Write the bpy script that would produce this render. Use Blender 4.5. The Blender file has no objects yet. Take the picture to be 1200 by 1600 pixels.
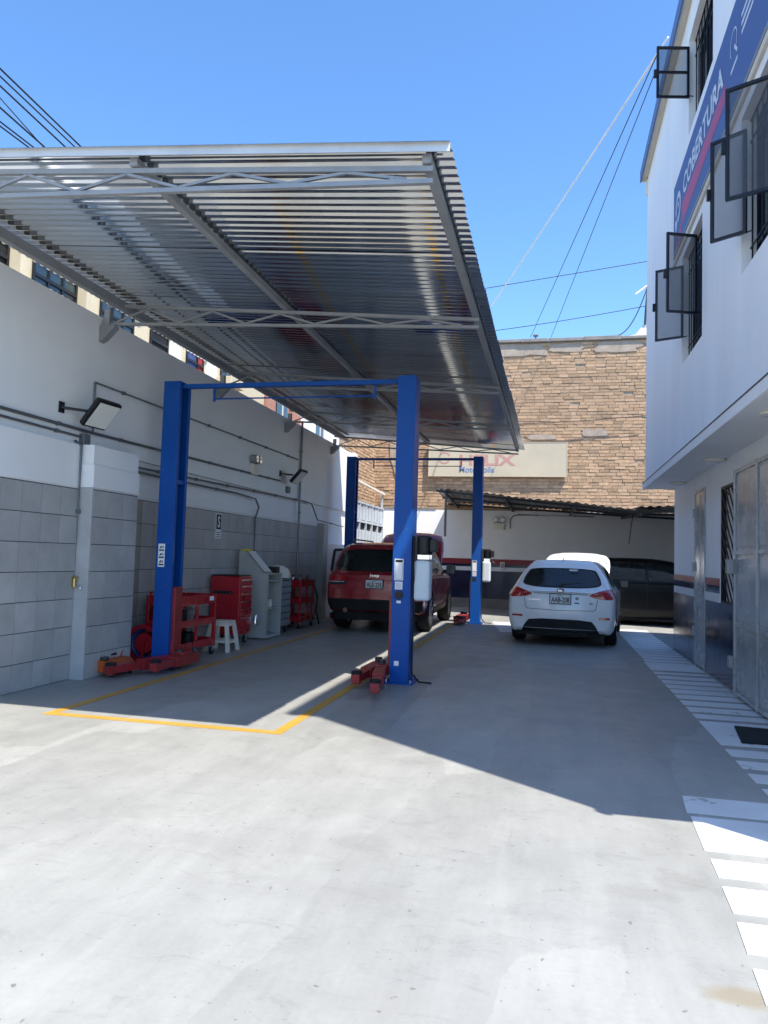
import bpy, bmesh, math, random
import numpy as np
from mathutils import Vector, Matrix
from mathutils.bvhtree import BVHTree
random.seed(7); rnd = random.random
def uni(a, b): return a + (b - a) * random.random()
S = bpy.context.scene; C = S.collection

# ------------------------------------------------------------------ camera
FPX, VPX, VPY, ROLL, CAMH = 1170.0, 863.0, 879.0, .03, 1.45
def _nv(v): return v / np.linalg.norm(v)
_d = _nv(np.array([(VPX-600)/FPX, (VPY-800)/FPX, 1.0]))
_g = _nv(np.array([-ROLL, 1.0, -(_d[0]*(-ROLL)+_d[1])/_d[2]]))
_r = np.cross(_g, _d)
def ray(u, v):
    c = np.array([(u-600)/FPX, (v-800)/FPX, 1.0]); return np.array([c@_r, c@_d, -(c@_g)])
def pz(u, v, z=0.0):
    r = ray(u, v); t = (z-CAMH)/r[2]; return Vector((r[0]*t, r[1]*t, z))
def py(u, v, y):
    r = ray(u, v); t = y/r[1]; return Vector((r[0]*t, y, CAMH+r[2]*t))
def px(u, v, x):
    r = ray(u, v); t = x/r[0]; return Vector((x, r[1]*t, CAMH+r[2]*t))
cam = bpy.data.cameras.new('camera'); cam.sensor_fit = 'VERTICAL'; cam.sensor_height = 24; cam.sensor_width = 18
cam.lens = 24*FPX/1600; cam.clip_start = .05; cam.clip_end = 2000
camo = bpy.data.objects.new('camera', cam); C.objects.link(camo)
A = np.array([_r, _d, -_g])             # rows: world axes in camera coords
M = Matrix(((A[0][0], -A[0][1], -A[0][2], 0), (A[1][0], -A[1][1], -A[1][2], 0), (A[2][0], -A[2][1], -A[2][2], CAMH), (0, 0, 0, 1)))
camo.matrix_world = M
S.camera = camo

# ------------------------------------------------------------------ sky, sun, exposure
SUN = Vector((.44, -.35, 1.0)).normalized()          # towards the sun
w = bpy.data.worlds.new('World'); S.world = w; w.use_nodes = True
nt = w.node_tree; bg = nt.nodes['Background']; sk = nt.nodes.new('ShaderNodeTexSky')
sk.sky_type = 'NISHITA'; sk.sun_disc = False
sk.sun_elevation = math.asin(SUN.z); sk.sun_rotation = math.atan2(SUN.x, SUN.y)
sk.altitude = 100; sk.air_density = 1.0; sk.dust_density = .2; sk.ozone_density = 6.0
hs = nt.nodes.new('ShaderNodeHueSaturation'); hs.inputs['Saturation'].default_value = 1.10; nt.links.new(sk.outputs[0], hs.inputs['Color'])
nt.links.new(hs.outputs[0], bg.inputs[0]); bg.inputs[1].default_value = .12
sl = bpy.data.lights.new('sun', 'SUN'); sl.energy = 3.0; sl.angle = math.radians(.53); sl.color = (1, .93, .83)
so = bpy.data.objects.new('sun', sl); C.objects.link(so); so.rotation_euler = SUN.to_track_quat('Z', 'Y').to_euler(); so.location = (8, -6, 20)
S.view_settings.view_transform = 'Standard'; S.view_settings.look = 'None'; S.view_settings.gamma = 1
S.view_settings.exposure = 1.46
S.render.resolution_x = 768; S.render.resolution_y = 1024

# ------------------------------------------------------------------ materials
MATS = {}
def mat(name, col, rough=.6, metal=0., var=.12, scale=4., bump=0., bscale=60., spec=.5, coat=0., stretch=None, rand=0., alpha=1., trans=0., dirt=0., dirtcol=(.12,.10,.08), rvar=.08, ior=1.45, detail=6., chip=0., chipcol=(.2,.2,.2), chipscale=20., chipt=.635):
    m = bpy.data.materials.new(name); m.use_nodes = True; n = m.node_tree.nodes; L = m.node_tree.links.new
    b = n['Principled BSDF']
    tc = n.new('ShaderNodeTexCoord'); mp = n.new('ShaderNodeMapping'); L(tc.outputs['Object'], mp.inputs[0])
    if stretch: mp.inputs['Scale'].default_value = stretch
    oi = n.new('ShaderNodeObjectInfo')
    add = n.new('ShaderNodeVectorMath'); add.operation = 'ADD'; L(mp.outputs[0], add.inputs[0])
    sc = n.new('ShaderNodeMath'); sc.operation = 'MULTIPLY'; sc.inputs[1].default_value = 37.; L(oi.outputs['Random'], sc.inputs[0]); L(sc.outputs[0], add.inputs[1])
    nz = n.new('ShaderNodeTexNoise'); nz.inputs['Scale'].default_value = scale; nz.inputs['Detail'].default_value = detail; nz.inputs['Roughness'].default_value = .6; L(add.outputs[0], nz.inputs['Vector'])
    r = n.new('ShaderNodeMapRange'); r.inputs[1].default_value = .25; r.inputs[2].default_value = .75; r.inputs[3].default_value = 1-var; r.inputs[4].default_value = 1+var; L(nz.outputs[0], r.inputs[0])
    val = r.outputs[0]
    if rand:
        g = n.new('ShaderNodeNewGeometry'); s2 = n.new('ShaderNodeMath'); s2.operation = 'ADD'; L(oi.outputs['Random'], s2.inputs[0]); L(g.outputs['Random Per Island'], s2.inputs[1])
        fr = n.new('ShaderNodeMath'); fr.operation = 'FRACT'; L(s2.outputs[0], fr.inputs[0])
        r2 = n.new('ShaderNodeMapRange'); r2.inputs[3].default_value = 1-rand; r2.inputs[4].default_value = 1+rand; L(fr.outputs[0], r2.inputs[0])
        mm = n.new('ShaderNodeMath'); mm.operation = 'MULTIPLY'; L(val, mm.inputs[0]); L(r2.outputs[0], mm.inputs[1]); val = mm.outputs[0]
    mx = n.new('ShaderNodeVectorMath'); mx.operation = 'SCALE'; mx.inputs[0].default_value = col; L(val, mx.inputs['Scale']); colout = mx.outputs[0]
    if dirt:
        n2 = n.new('ShaderNodeTexNoise'); n2.inputs['Scale'].default_value = scale*.45; n2.inputs['Detail'].default_value = 8; n2.inputs['Roughness'].default_value = .7; L(add.outputs[0], n2.inputs['Vector'])
        r3 = n.new('ShaderNodeMapRange'); r3.inputs[1].default_value = .5; r3.inputs[2].default_value = .78; r3.inputs[4].default_value = dirt; L(n2.outputs[0], r3.inputs[0])
        mi = n.new('ShaderNodeMix'); mi.data_type = 'RGBA'; L(r3.outputs[0], mi.inputs['Factor']); L(colout, mi.inputs['A']); mi.inputs['B'].default_value = (*dirtcol, 1); colout = mi.outputs['Result']
    if chip:
        n3 = n.new('ShaderNodeTexNoise'); n3.inputs['Scale'].default_value = chipscale; n3.inputs['Detail'].default_value = 9; n3.inputs['Roughness'].default_value = .72; L(add.outputs[0], n3.inputs['Vector'])
        r4 = n.new('ShaderNodeMapRange'); r4.inputs[1].default_value = chipt; r4.inputs[2].default_value = chipt+.03; r4.inputs[4].default_value = chip; L(n3.outputs[0], r4.inputs[0])
        mi = n.new('ShaderNodeMix'); mi.data_type = 'RGBA'; L(r4.outputs[0], mi.inputs['Factor']); L(colout, mi.inputs['A']); mi.inputs['B'].default_value = (*chipcol, 1); colout = mi.outputs['Result']
    L(colout, b.inputs['Base Color'])
    b.inputs['Metallic'].default_value = metal; b.inputs['Specular IOR Level'].default_value = spec; b.inputs['IOR'].default_value = ior
    rr = n.new('ShaderNodeMapRange'); rr.inputs[1].default_value = .3; rr.inputs[2].default_value = .7; rr.inputs[3].default_value = max(.02, rough-rvar); rr.inputs[4].default_value = min(1, rough+rvar); L(nz.outputs[0], rr.inputs[0]); L(rr.outputs[0], b.inputs['Roughness'])
    if coat: b.inputs['Coat Weight'].default_value = coat; b.inputs['Coat Roughness'].default_value = .06
    if bump:
        nb = n.new('ShaderNodeTexNoise'); nb.inputs['Scale'].default_value = bscale; nb.inputs['Detail'].default_value = 5; L(add.outputs[0], nb.inputs['Vector'])
        bp = n.new('ShaderNodeBump'); bp.inputs['Strength'].default_value = bump; bp.inputs['Distance'].default_value = .01; L(nb.outputs[0], bp.inputs['Height']); L(bp.outputs[0], b.inputs['Normal'])
    if trans: b.inputs['Transmission Weight'].default_value = trans
    if alpha < 1: b.inputs['Alpha'].default_value = alpha
    MATS[name] = m; return m
mat('white_wall', (.86,.86,.845), .75, var=.05, scale=1.2, bump=.12, bscale=30, dirt=.2, dirtcol=(.62,.62,.60))
mat('white_gloss', (.84,.84,.83), .5, var=.04, scale=1.5, bump=.08, bscale=25)
mat('building_white', (.87,.87,.86), .65, var=.05, scale=1.0, bump=.16, bscale=9, dirt=.35, dirtcol=(.66,.66,.64), stretch=(1.6,1.6,.4))
mat('cream_soffit', (.62,.58,.48), .7, var=.06)
mat('tile', (.41,.405,.395), .42, var=.14, scale=3.5, bump=.08, bscale=18, rand=.10, dirt=.3, dirtcol=(.30,.30,.295))
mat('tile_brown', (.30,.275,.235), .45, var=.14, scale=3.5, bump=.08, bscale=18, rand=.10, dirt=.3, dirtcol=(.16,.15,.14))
mat('grout', (.075,.08,.085), .9, bump=.2)
mat('navy', (.012,.022,.058), .16, var=.25, scale=3, bump=.04, bscale=14, dirt=.2, dirtcol=(.04,.05,.07))
mat('red_band', (.26,.022,.03), .4, var=.2, scale=5)
mat('white_band', (.72,.74,.76), .4, var=.05)
mat('brick', (.45,.30,.185), .92, var=.22, scale=9, bump=.7, bscale=40, rand=.20, dirt=.5, dirtcol=(.43,.335,.225))
mat('mortar', (.37,.285,.20), .95, var=.25, scale=6, bump=.9, bscale=30, dirt=.4, dirtcol=(.24,.21,.18))
mat('plaster', (.38,.31,.245), .95, var=.22, scale=5, bump=.8, bscale=25, dirt=.4, dirtcol=(.30,.25,.20))
mat('cement', (.24,.225,.205), .95, var=.22, scale=3, bump=.8, bscale=30, dirt=.4)
mat('galvanised', (.52,.545,.57), .07, metal=1., var=.13, scale=3, stretch=(.25,3,1), rvar=.05, dirt=.22, dirtcol=(.24,.19,.14))
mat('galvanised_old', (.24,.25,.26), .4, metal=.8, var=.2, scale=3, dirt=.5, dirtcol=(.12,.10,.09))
mat('steel_grey', (.30,.31,.315), .5, metal=.25, var=.12, scale=6, dirt=.35, dirtcol=(.17,.15,.13))
mat('steel_dark', (.05,.052,.055), .5, metal=.3, var=.2, scale=8)
mat('conduit', (.17,.18,.19), .45, metal=.6, var=.15, scale=9)
mat('black_metal', (.012,.012,.014), .45, var=.25, scale=8)
mat('black_plastic', (.012,.012,.013), .5, var=.3, scale=12, bump=.05)
mat('rubber', (.010,.010,.011), .8, var=.25, scale=14, bump=.15, bscale=90)
mat('lift_blue', (.002,.072,.33), .5, var=.08, scale=2.5, coat=.08, bump=.03, bscale=20, dirt=.25, dirtcol=(.006,.035,.13), spec=.3, chip=.5, chipcol=(.12,.13,.15), chipscale=16)
mat('lift_red', (.30,.022,.026), .42, var=.2, scale=5, coat=.15, dirt=.35, dirtcol=(.09,.03,.03))
mat('tool_red', (.42,.012,.022), .3, var=.1, scale=3, coat=.3, dirt=.15, dirtcol=(.1,.01,.01))
mat('orange', (.50,.09,.015), .45, var=.2, scale=6, dirt=.4)
mat('hose_blue', (.01,.06,.22), .4)
mat('white_plastic', (.76,.71,.60), .45, var=.05)
mat('tank_plastic', (.62,.68,.72), .35, var=.05, spec=.5)
mat('stand_metal', (.46,.46,.44), .45, var=.08, dirt=.25, dirtcol=(.3,.3,.29))
mat('grey_cabinet', (.28,.30,.31), .45, var=.08, dirt=.2)
mat('paper', (.78,.77,.72), .8, var=.06, scale=8, dirt=.5, dirtcol=(.45,.38,.26))
mat('white_paper', (.82,.83,.84), .7, var=.03)
mat('yellow_plastic', (.75,.55,.02), .5)
mat('trim_metal', (.60,.62,.63), .5, metal=.3, var=.08, dirt=.2)
mat('chrome', (.75,.76,.77), .12, metal=1., var=.05)
mat('brass', (.5,.36,.14), .35, metal=1.)
mat('glass', (.03,.05,.055), .04, var=.3, scale=1.5, spec=.8)
mat('car_glass', (.012,.017,.018), .05, var=.3, scale=2, spec=.6)
mat('pane', (.10,.105,.11), .06, var=.05, alpha=.38, spec=.5)
mat('sash_frame', (.010,.010,.018), .4, var=.2)
mat('curtain', (.20,.21,.215), .8, var=.25, scale=2, stretch=(1,6,.3))
mat('car_white', (.88,.875,.86), .3, var=.015, coat=.8, dirt=.05, dirtcol=(.5,.5,.5))
mat('car_red', (.32,.005,.016), .25, metal=.1, var=.06, coat=1.)
mat('car_black', (.003,.0032,.0042), .4, var=.2, coat=.25, spec=.3)
mat('lamp_red', (.42,.010,.016), .12, var=.25, scale=18, coat=.6)
mat('alloy', (.42,.43,.44), .3, metal=.9, var=.08)
mat('dark_void', (.01,.01,.011), .8)
mat('plate', (.75,.77,.76), .45, var=.03)
mat('ink', (.012,.012,.016), .6)
mat('ink_blue', (.02,.07,.30), .6, var=.2)
mat('ink_red_faded', (.50,.26,.22), .8, var=.12, dirt=.5, dirtcol=(.52,.42,.34))
mat('ink_slate_faded', (.13,.20,.38), .8, var=.25, dirt=.4, dirtcol=(.4,.4,.42))
mat('sign_board', (.52,.455,.33), .8, var=.1, scale=1.2, dirt=.4, dirtcol=(.44,.38,.29))
mat('banner_blue', (.065,.11,.28), .55, var=.10, scale=.8, bump=.15, bscale=3)
mat('banner_white', (.62,.66,.74), .55)
mat('banner_red', (.46,.07,.17), .55, var=.3, scale=3)
mat('fascia_blue', (.085,.15,.33), .6, var=.1)
mat('gate_metal', (.34,.37,.39), .25, metal=.2, var=.22, scale=2.2, bump=.1, bscale=5, dirt=.3, dirtcol=(.22,.24,.26), rvar=.1)
mat('gate_light', (.50,.55,.60), .35, metal=.2, var=.12, dirt=.3, dirtcol=(.3,.3,.32))
mat('yellow_paint', (.50,.28,.045), .55, var=.14, scale=7, dirt=.35, dirtcol=(.34,.27,.15), bump=.1, chip=.8, chipcol=(.30,.30,.28), chipscale=9)
mat('white_paint', (.72,.73,.73), .45, var=.07, scale=3, dirt=.40, dirtcol=(.55,.55,.53), bump=.08, chip=.8, chipcol=(.32,.325,.31), chipscale=7, chipt=.60)
mat('doormat', (.012,.018,.022), .95, bump=.8, bscale=160)
mat('cream_facade', (.60,.52,.36), .85, var=.12, scale=1.2, bump=.2, dirt=.35, dirtcol=(.4,.34,.25))
mat('pink_brick', (.42,.20,.14), .9, var=.25, scale=4, bump=.3, dirt=.3, dirtcol=(.45,.36,.28))
mat('curtain_red', (.35,.03,.03), .8); mat('curtain_blue', (.05,.08,.20), .8)
mat('cable', (.010,.010,.014), .6); mat('rope_white', (.85,.85,.82), .6)
mat('lens', (.70,.71,.66), .18, var=.03)
mat('laundry', (.55,.35,.38), .9, var=.4, scale=9)

# floor: painted concrete with roller patches, painted light streaks, wear, stains and hairline cracks
LANE_GLINT_ROT = -4
def floor_material():
    m = bpy.data.materials.new('painted_concrete'); m.use_nodes = True; n = m.node_tree.nodes; L = m.node_tree.links.new; b = n['Principled BSDF']
    tc = n.new('ShaderNodeTexCoord')
    def noise(scale, det=6, ro=.6, sx=1, sy=1, dist=0):
        mp = n.new('ShaderNodeMapping'); mp.inputs['Scale'].default_value = (sx, sy, 1); L(tc.outputs['Object'], mp.inputs[0])
        z = n.new('ShaderNodeTexNoise'); z.inputs['Scale'].default_value = scale; z.inputs['Detail'].default_value = det; z.inputs['Roughness'].default_value = ro; z.inputs['Distortion'].default_value = dist; L(mp.outputs[0], z.inputs['Vector']); return z.outputs[0]
    def rng(s, a, b_, c, d):
        r = n.new('ShaderNodeMapRange'); r.inputs[1].default_value = a; r.inputs[2].default_value = b_; r.inputs[3].default_value = c; r.inputs[4].default_value = d; L(s, r.inputs[0]); return r.outputs[0]
    def mul(a, b_):
        q = n.new('ShaderNodeMath'); q.operation = 'MULTIPLY'; L(a, q.inputs[0]); (L(b_, q.inputs[1]) if not isinstance(b_, float) else setattr(q.inputs[1], 'default_value', b_)); return q.outputs[0]
    def mixc(f, a, col):
        q = n.new('ShaderNodeMix'); q.data_type = 'RGBA'; L(f, q.inputs['Factor']); L(a, q.inputs['A']); q.inputs['B'].default_value = (*col, 1); return q.outputs['Result']
    # roller lanes and reflected light streaks, painted as long rectangles of slightly different tone
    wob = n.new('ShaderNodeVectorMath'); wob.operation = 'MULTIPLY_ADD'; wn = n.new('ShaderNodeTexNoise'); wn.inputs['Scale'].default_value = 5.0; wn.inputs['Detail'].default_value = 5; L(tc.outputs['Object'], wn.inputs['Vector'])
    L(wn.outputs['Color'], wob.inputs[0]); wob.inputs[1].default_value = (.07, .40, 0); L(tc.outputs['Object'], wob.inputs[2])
    mp = n.new('ShaderNodeMapping'); mp.inputs['Scale'].default_value = (1.5, .30, 1); mp.inputs['Rotation'].default_value = (0, 0, math.radians(LANE_GLINT_ROT)); L(wob.outputs[0], mp.inputs[0])
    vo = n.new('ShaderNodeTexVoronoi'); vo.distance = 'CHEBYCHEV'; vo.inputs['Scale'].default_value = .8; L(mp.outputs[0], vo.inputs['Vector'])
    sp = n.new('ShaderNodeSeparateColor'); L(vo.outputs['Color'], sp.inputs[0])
    lane_glint = rng(sp.outputs[0], 0, 1, .86, 1.08)
    big = rng(noise(.55, 5, .55), .3, .7, .93, 1.06); mid = mul(rng(noise(2.6, 7, .65, 1, .6, .6), .3, .72, .90, 1.07), rng(noise(3.0, 7, .7, 2.6, .35, .3), .3, .7, .93, 1.06)); fine = rng(noise(38, 5, .7), .3, .7, .96, 1.04); scuff = rng(noise(7, 8, .75, .5, 1, 1.2), .54, .74, 1, .80)
    tone = mul(mul(mul(mul(lane_glint, big), mid), fine), scuff)
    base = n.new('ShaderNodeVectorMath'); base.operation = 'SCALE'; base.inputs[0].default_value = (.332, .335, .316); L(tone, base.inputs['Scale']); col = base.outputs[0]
    # chips and pits
    col = mixc(rng(noise(26, 3, .5), .685, .72, 0, .8), col, (.14,.135,.125)); col = mixc(mul(rng(noise(11, 9, .8, 1, 1, .8), .60, .68, 0, .5), rng(noise(.8, 3), .48, .62, 0, 1)), col, (.215,.21,.195))
    col = mixc(mul(rng(noise(75, 2, .5), .69, .73, 0, .8), rng(noise(1.7, 3), .45, .62, 0, 1)), col, (.13,.125,.12))
    # hairline cracks, where they occur
    vc = n.new('ShaderNodeTexVoronoi'); vc.feature = 'DISTANCE_TO_EDGE'; vc.inputs['Scale'].default_value = .42; L(wob.outputs[0], vc.inputs['Vector'])
    col = mixc(mul(rng(vc.outputs['Distance'], .0, .0025, .35, 0), rng(noise(.9, 2), .53, .58, 0, 1)), col, (.2,.19,.18))
    # stains with a shape of their own
    for (u, v, rx, ry, a, c, ring) in ((565,1315,.17,.13,.40,(0.228,0.224,0.205),1), (1060,1378,.12,.12,.42,(0.213,0.205,0.186),1), (1155,1558,.16,.07,.75,(.25,.215,.145),0), (1000,1395,.20,.10,.25,(0.190,0.182,0.167),0), (300,1310,.75,.10,.22,(0.251,0.251,0.243),0), (470,1400,1.0,.10,.20,(0.258,0.258,0.251),0), (640,1190,.12,.07,.3,(0.213,0.213,0.205),1), (905,1130,.5,.3,.18,(0.198,0.205,0.213),0), (700,1590,.6,.16,.2,(0.266,0.258,0.243),0), (760,1075,.9,.22,.22,(.20,.20,.20),0), (830,1210,.35,.16,.2,(.21,.21,.21),0), (560,1090,.3,.2,.22,(.2,.2,.2),0), (300,1075,.4,.12,.25,(.2,.2,.2),0), (1085,1160,.18,.12,.30,(0.228,0.228,0.205),0), (760,1420,1.1,.05,.22,(0.251,0.247,0.236),0)):
        p = pz(u, v)
        q = n.new('ShaderNodeVectorMath'); q.operation = 'SUBTRACT'; L(tc.outputs['Object'], q.inputs[0]); q.inputs[1].default_value = (p.x, p.y, 0)
        e = n.new('ShaderNodeVectorMath'); e.operation = 'DIVIDE'; L(q.outputs[0], e.inputs[0]); e.inputs[1].default_value = (rx, ry, 1)
        l = n.new('ShaderNodeVectorMath'); l.operation = 'LENGTH'; L(e.outputs[0], l.inputs[0])
        dd = n.new('ShaderNodeMath'); dd.operation = 'MULTIPLY_ADD'; L(noise(5, 6, .7), dd.inputs[0]); dd.inputs[1].default_value = 1.4; L(l.outputs['Value'], dd.inputs[2])
        f = rng(dd.outputs[0], 1.15, 1.75, a, 0)
        if ring: f = mul(f, rng(dd.outputs[0], .85, 1.5, .35, 1.2))
        col = mixc(f, col, c)
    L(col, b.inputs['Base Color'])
    L(rng(noise(2.2, 6), .3, .7, .36, .58), b.inputs['Roughness'])
    bp = n.new('ShaderNodeBump'); bp.inputs['Strength'].default_value = .22; bp.inputs['Distance'].default_value = .006; L(noise(16, 8, .7), bp.inputs['Height']); L(bp.outputs[0], b.inputs['Normal'])
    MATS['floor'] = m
floor_material()

# ------------------------------------------------------------------ mesh helpers
class MB:
    def __init__(s): s.v = []; s.f = []; s.sm = False
    def raw(s, vs, fs):
        o = len(s.v); s.v += [tuple(p) for p in vs]; s.f += [tuple(o+i for i in f) for f in fs]; return s
    def box(s, x0, x1, y0, y1, z0, z1, bev=0.):
        if x1 < x0: x0, x1 = x1, x0
        if y1 < y0: y0, y1 = y1, y0
        if z1 < z0: z0, z1 = z1, z0
        if not bev:
            return s.raw([(x0,y0,z0),(x1,y0,z0),(x1,y1,z0),(x0,y1,z0),(x0,y0,z1),(x1,y0,z1),(x1,y1,z1),(x0,y1,z1)], [(3,2,1,0),(4,5,6,7),(0,1,5,4),(1,2,6,5),(2,3,7,6),(3,0,4,7)])
        bm = bmesh.new(); bmesh.ops.create_cube(bm, size=1)
        for q in bm.verts: q.co = Vector(((x0+x1)/2+q.co.x*(x1-x0), (y0+y1)/2+q.co.y*(y1-y0), (z0+z1)/2+q.co.z*(z1-z0)))
        bev = min(bev, .45*min(x1-x0, y1-y0, z1-z0))
        bmesh.ops.bevel(bm, geom=bm.edges[:], offset=bev, segments=2, affect='EDGES', profile=.5); return s.bm(bm)
    def bm(s, bm, mtx=None):
        bm.verts.index_update()
        s.raw([(mtx @ q.co if mtx else q.co.copy()) for q in bm.verts], [[q.index for q in f.verts] for f in bm.faces]); bm.free(); return s
    def beam(s, a, b, w_, h_=None, up=(0,0,1)):
        a, b = Vector(a), Vector(b); d = (b-a).normalized(); h_ = h_ or w_
        up = Vector(up)
        if abs(d.dot(up)) > .98: up = Vector((0,1,0))
        x = d.cross(up).normalized(); y = x.cross(d).normalized()
        vs = [p + x*sx*w_/2 + y*sy*h_/2 for p in (a, b) for sx, sy in ((-1,-1),(1,-1),(1,1),(-1,1))]
        return s.raw(vs, [(0,1,2,3),(7,6,5,4),(0,4,5,1),(1,5,6,2),(2,6,7,3),(3,7,4,0)])
    def tube(s, pts, r, n=8, cap=True, r2=None):
        pts = [Vector(p) for p in pts]; o = len(s.v); k = len(pts)
        d0 = (pts[1]-pts[0]).normalized(); ref = Vector((0,0,1)) if abs(d0.z) < .9 else Vector((1,0,0))
        for i, p in enumerate(pts):
            d = ((pts[min(i+1,k-1)]-p).normalized() + (p-pts[max(i-1,0)]).normalized())
            d = d.normalized() if d.length > 1e-6 else d0
            x = d.cross(ref).normalized(); y = x.cross(d).normalized()
            rr = r if r2 is None else r + (r2-r)*i/(k-1)
            for j in range(n):
                t = 2*math.pi*j/n; s.v.append(tuple(p + x*math.cos(t)*rr + y*math.sin(t)*rr))
        for i in range(k-1):
            for j in range(n):
                a = o+i*n+j; b = o+i*n+(j+1) % n; s.f.append((b, a, a+n, b+n))
        if cap: s.f.append(tuple(o+j for j in range(n))); s.f.append(tuple(o+(k-1)*n+j for j in reversed(range(n))))
        return s
    def lathe(s, prof, mtx, n=24, closed=False):
        o = len(s.v); k = len(prof)
        for (r, z) in prof:
            for j in range(n):
                t = 2*math.pi*j/n; s.v.append(tuple(mtx @ Vector((r*math.cos(t), r*math.sin(t), z))))
        for i in range(k-1 if not closed else k):
            for j in range(n):
                a = o+i*n+j; b = o+i*n+(j+1) % n; i2 = ((i+1) % k); c = o+i2*n+(j+1) % n; d = o+i2*n+j; s.f.append((a, b, c, d))
        if not closed:
            s.f.append(tuple(o+j for j in reversed(range(n)))); s.f.append(tuple(o+(k-1)*n+j for j in range(n)))
        return s
    def prism(s, poly, lo, hi, axis):
        # poly in the two other axes (x: (y,z); y: (x,z); z: (x,y)), extruded along axis
        mk = {'x': lambda a, b, t: (t, a, b), 'y': lambda a, b, t: (a, t, b), 'z': lambda a, b, t: (a, b, t)}[axis]
        k = len(poly); bm = bmesh.new()
        lo_v = [bm.verts.new(mk(a, b, lo)) for a, b in poly]; hi_v = [bm.verts.new(mk(a, b, hi)) for a, b in poly]
        bm.faces.new(lo_v); bm.faces.new(list(reversed(hi_v)))
        for i in range(k): bm.faces.new((lo_v[i], hi_v[i], hi_v[(i+1) % k], lo_v[(i+1) % k]))
        bmesh.ops.recalc_face_normals(bm, faces=bm.faces[:]); return s.bm(bm)
    def mesh(s, name, off=(0,0,0)):
        me = bpy.data.meshes.new(name); o = Vector(off)
        me.from_pydata([tuple(Vector(p)-o) for p in s.v], [], s.f); me.update(); return me
TX, TY, TZ = Matrix.Rotation(math.pi/2, 4, 'Y'), Matrix.Rotation(-math.pi/2, 4, 'X'), Matrix.Identity(4)
def at(p, R=TZ): return Matrix.Translation(Vector(p)) @ R
def cyl(p, r, h, axis='z', n=20, r2=None, mb=None):
    mb = mb or MB(); return mb.lathe([(r, 0), (r2 if r2 is not None else r, h)], at(p, {'x': TX, 'y': TY, 'z': TZ}[axis]), n)
def origin(o):
    p = Vector((0,0,0))
    while o: p = p + Vector(o.location); o = o.parent
    return p
def link(name, me, material, parent=None, smooth=False, local=False):
    o = bpy.data.objects.new(name, me); C.objects.link(o)
    if material and not me.materials: me.materials.append(MATS[material])
    if parent: o.parent = parent
    if smooth:
        for p in me.polygons: p.use_smooth = True
        if smooth != 'all': me.set_sharp_from_angle(angle=math.radians(38))
    return o
def part(name, mb, material, parent=None, smooth=False, label=None, local=False):
    off = (0,0,0) if (local or not parent) else origin(parent)
    o = link(name, mb.mesh(name, off), material, parent, smooth)
    if label: o['label'] = label
    return o
def thing(name, label, cat, loc=(0,0,0), rz=0, group=None):
    o = bpy.data.objects.new(name, None); C.objects.link(o); o.location = loc; o.rotation_euler = (0,0,rz); o.empty_display_size = .1
    o['label'] = label; o['category'] = cat
    if group: o['group'] = group
    return o
def tag(o, label, cat, group=None):
    o['label'] = label; o['category'] = cat
    if group: o['group'] = group
    return o
def stuff(o): o['kind'] = 'stuff'; return o
def structure(o): o['kind'] = 'structure'; return o
def solo(name, mb, material, loc, label, cat, group=None, smooth=False):
    o = link(name, mb.mesh(name, loc), material, None, smooth); o.location = loc; return tag(o, label, cat, group)
def text_mesh(txt, w_, h_, org, right, up, ext=.003, bold=.0, shear=0.):
    cu = bpy.data.curves.new('t', 'FONT'); cu.body = txt; cu.extrude = 0; cu.offset = bold; cu.shear = shear; cu.resolution_u = 3
    o = bpy.data.objects.new('t', cu); C.objects.link(o); dg = bpy.context.evaluated_depsgraph_get(); me = bpy.data.meshes.new_from_object(o.evaluated_get(dg))
    bpy.data.objects.remove(o); bpy.data.curves.remove(cu)
    V = np.array([v.co[:] for v in me.vertices]); mn, mx_ = V.min(0), V.max(0); F = [list(p.vertices) for p in me.polygons]; bpy.data.meshes.remove(me)
    right, up, org = Vector(right), Vector(up), Vector(org); nrm = right.cross(up)
    mb = MB(); P = [org + right*(p[0]-mn[0])/(mx_[0]-mn[0])*w_ + up*(p[1]-mn[1])/(mx_[1]-mn[1])*h_ + nrm*ext for p in V]
    mb.raw(P, F); return mb
def wall_x(mb, X, t, y0, y1, z0, z1, openings):
    # a wall in the plane X (outer face), thickness t towards +X, with rectangular openings (ya, yb, za, zb)
    ys = sorted({y0, y1, *[q for o in openings for q in o[:2]]}); zs = sorted({z0, z1, *[q for o in openings for q in o[2:]]})
    ys = [y for y in ys if y0 <= y <= y1]; zs = [z for z in zs if z0 <= z <= z1]
    hole = lambda y, z: any(a < y < b and c < z < d for a, b, c, d in openings)
    for i in range(len(ys)-1):
        for j in range(len(zs)-1):
            a, b, c, d = ys[i], ys[i+1], zs[j], zs[j+1]
            if hole((a+b)/2, (c+d)/2): continue
            mb.raw([(X,a,c),(X,a,d),(X,b,d),(X,b,c)], [(0,1,2,3)]); mb.raw([(X+t,a,c),(X+t,b,c),(X+t,b,d),(X+t,a,d)], [(0,1,2,3)])
    for a, b, c, d in openings:
        c = max(c, z0)
        mb.raw([(X,a,c),(X+t,a,c),(X+t,a,d),(X,a,d)], [(3,2,1,0)]); mb.raw([(X,b,c),(X+t,b,c),(X+t,b,d),(X,b,d)], [(0,1,2,3)])
        mb.raw([(X,a,d),(X+t,a,d),(X+t,b,d),(X,b,d)], [(0,1,2,3)])
        if c > z0: mb.raw([(X,a,c),(X+t,a,c),(X+t,b,c),(X,b,c)], [(0,1,2,3)])
    return mb

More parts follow.
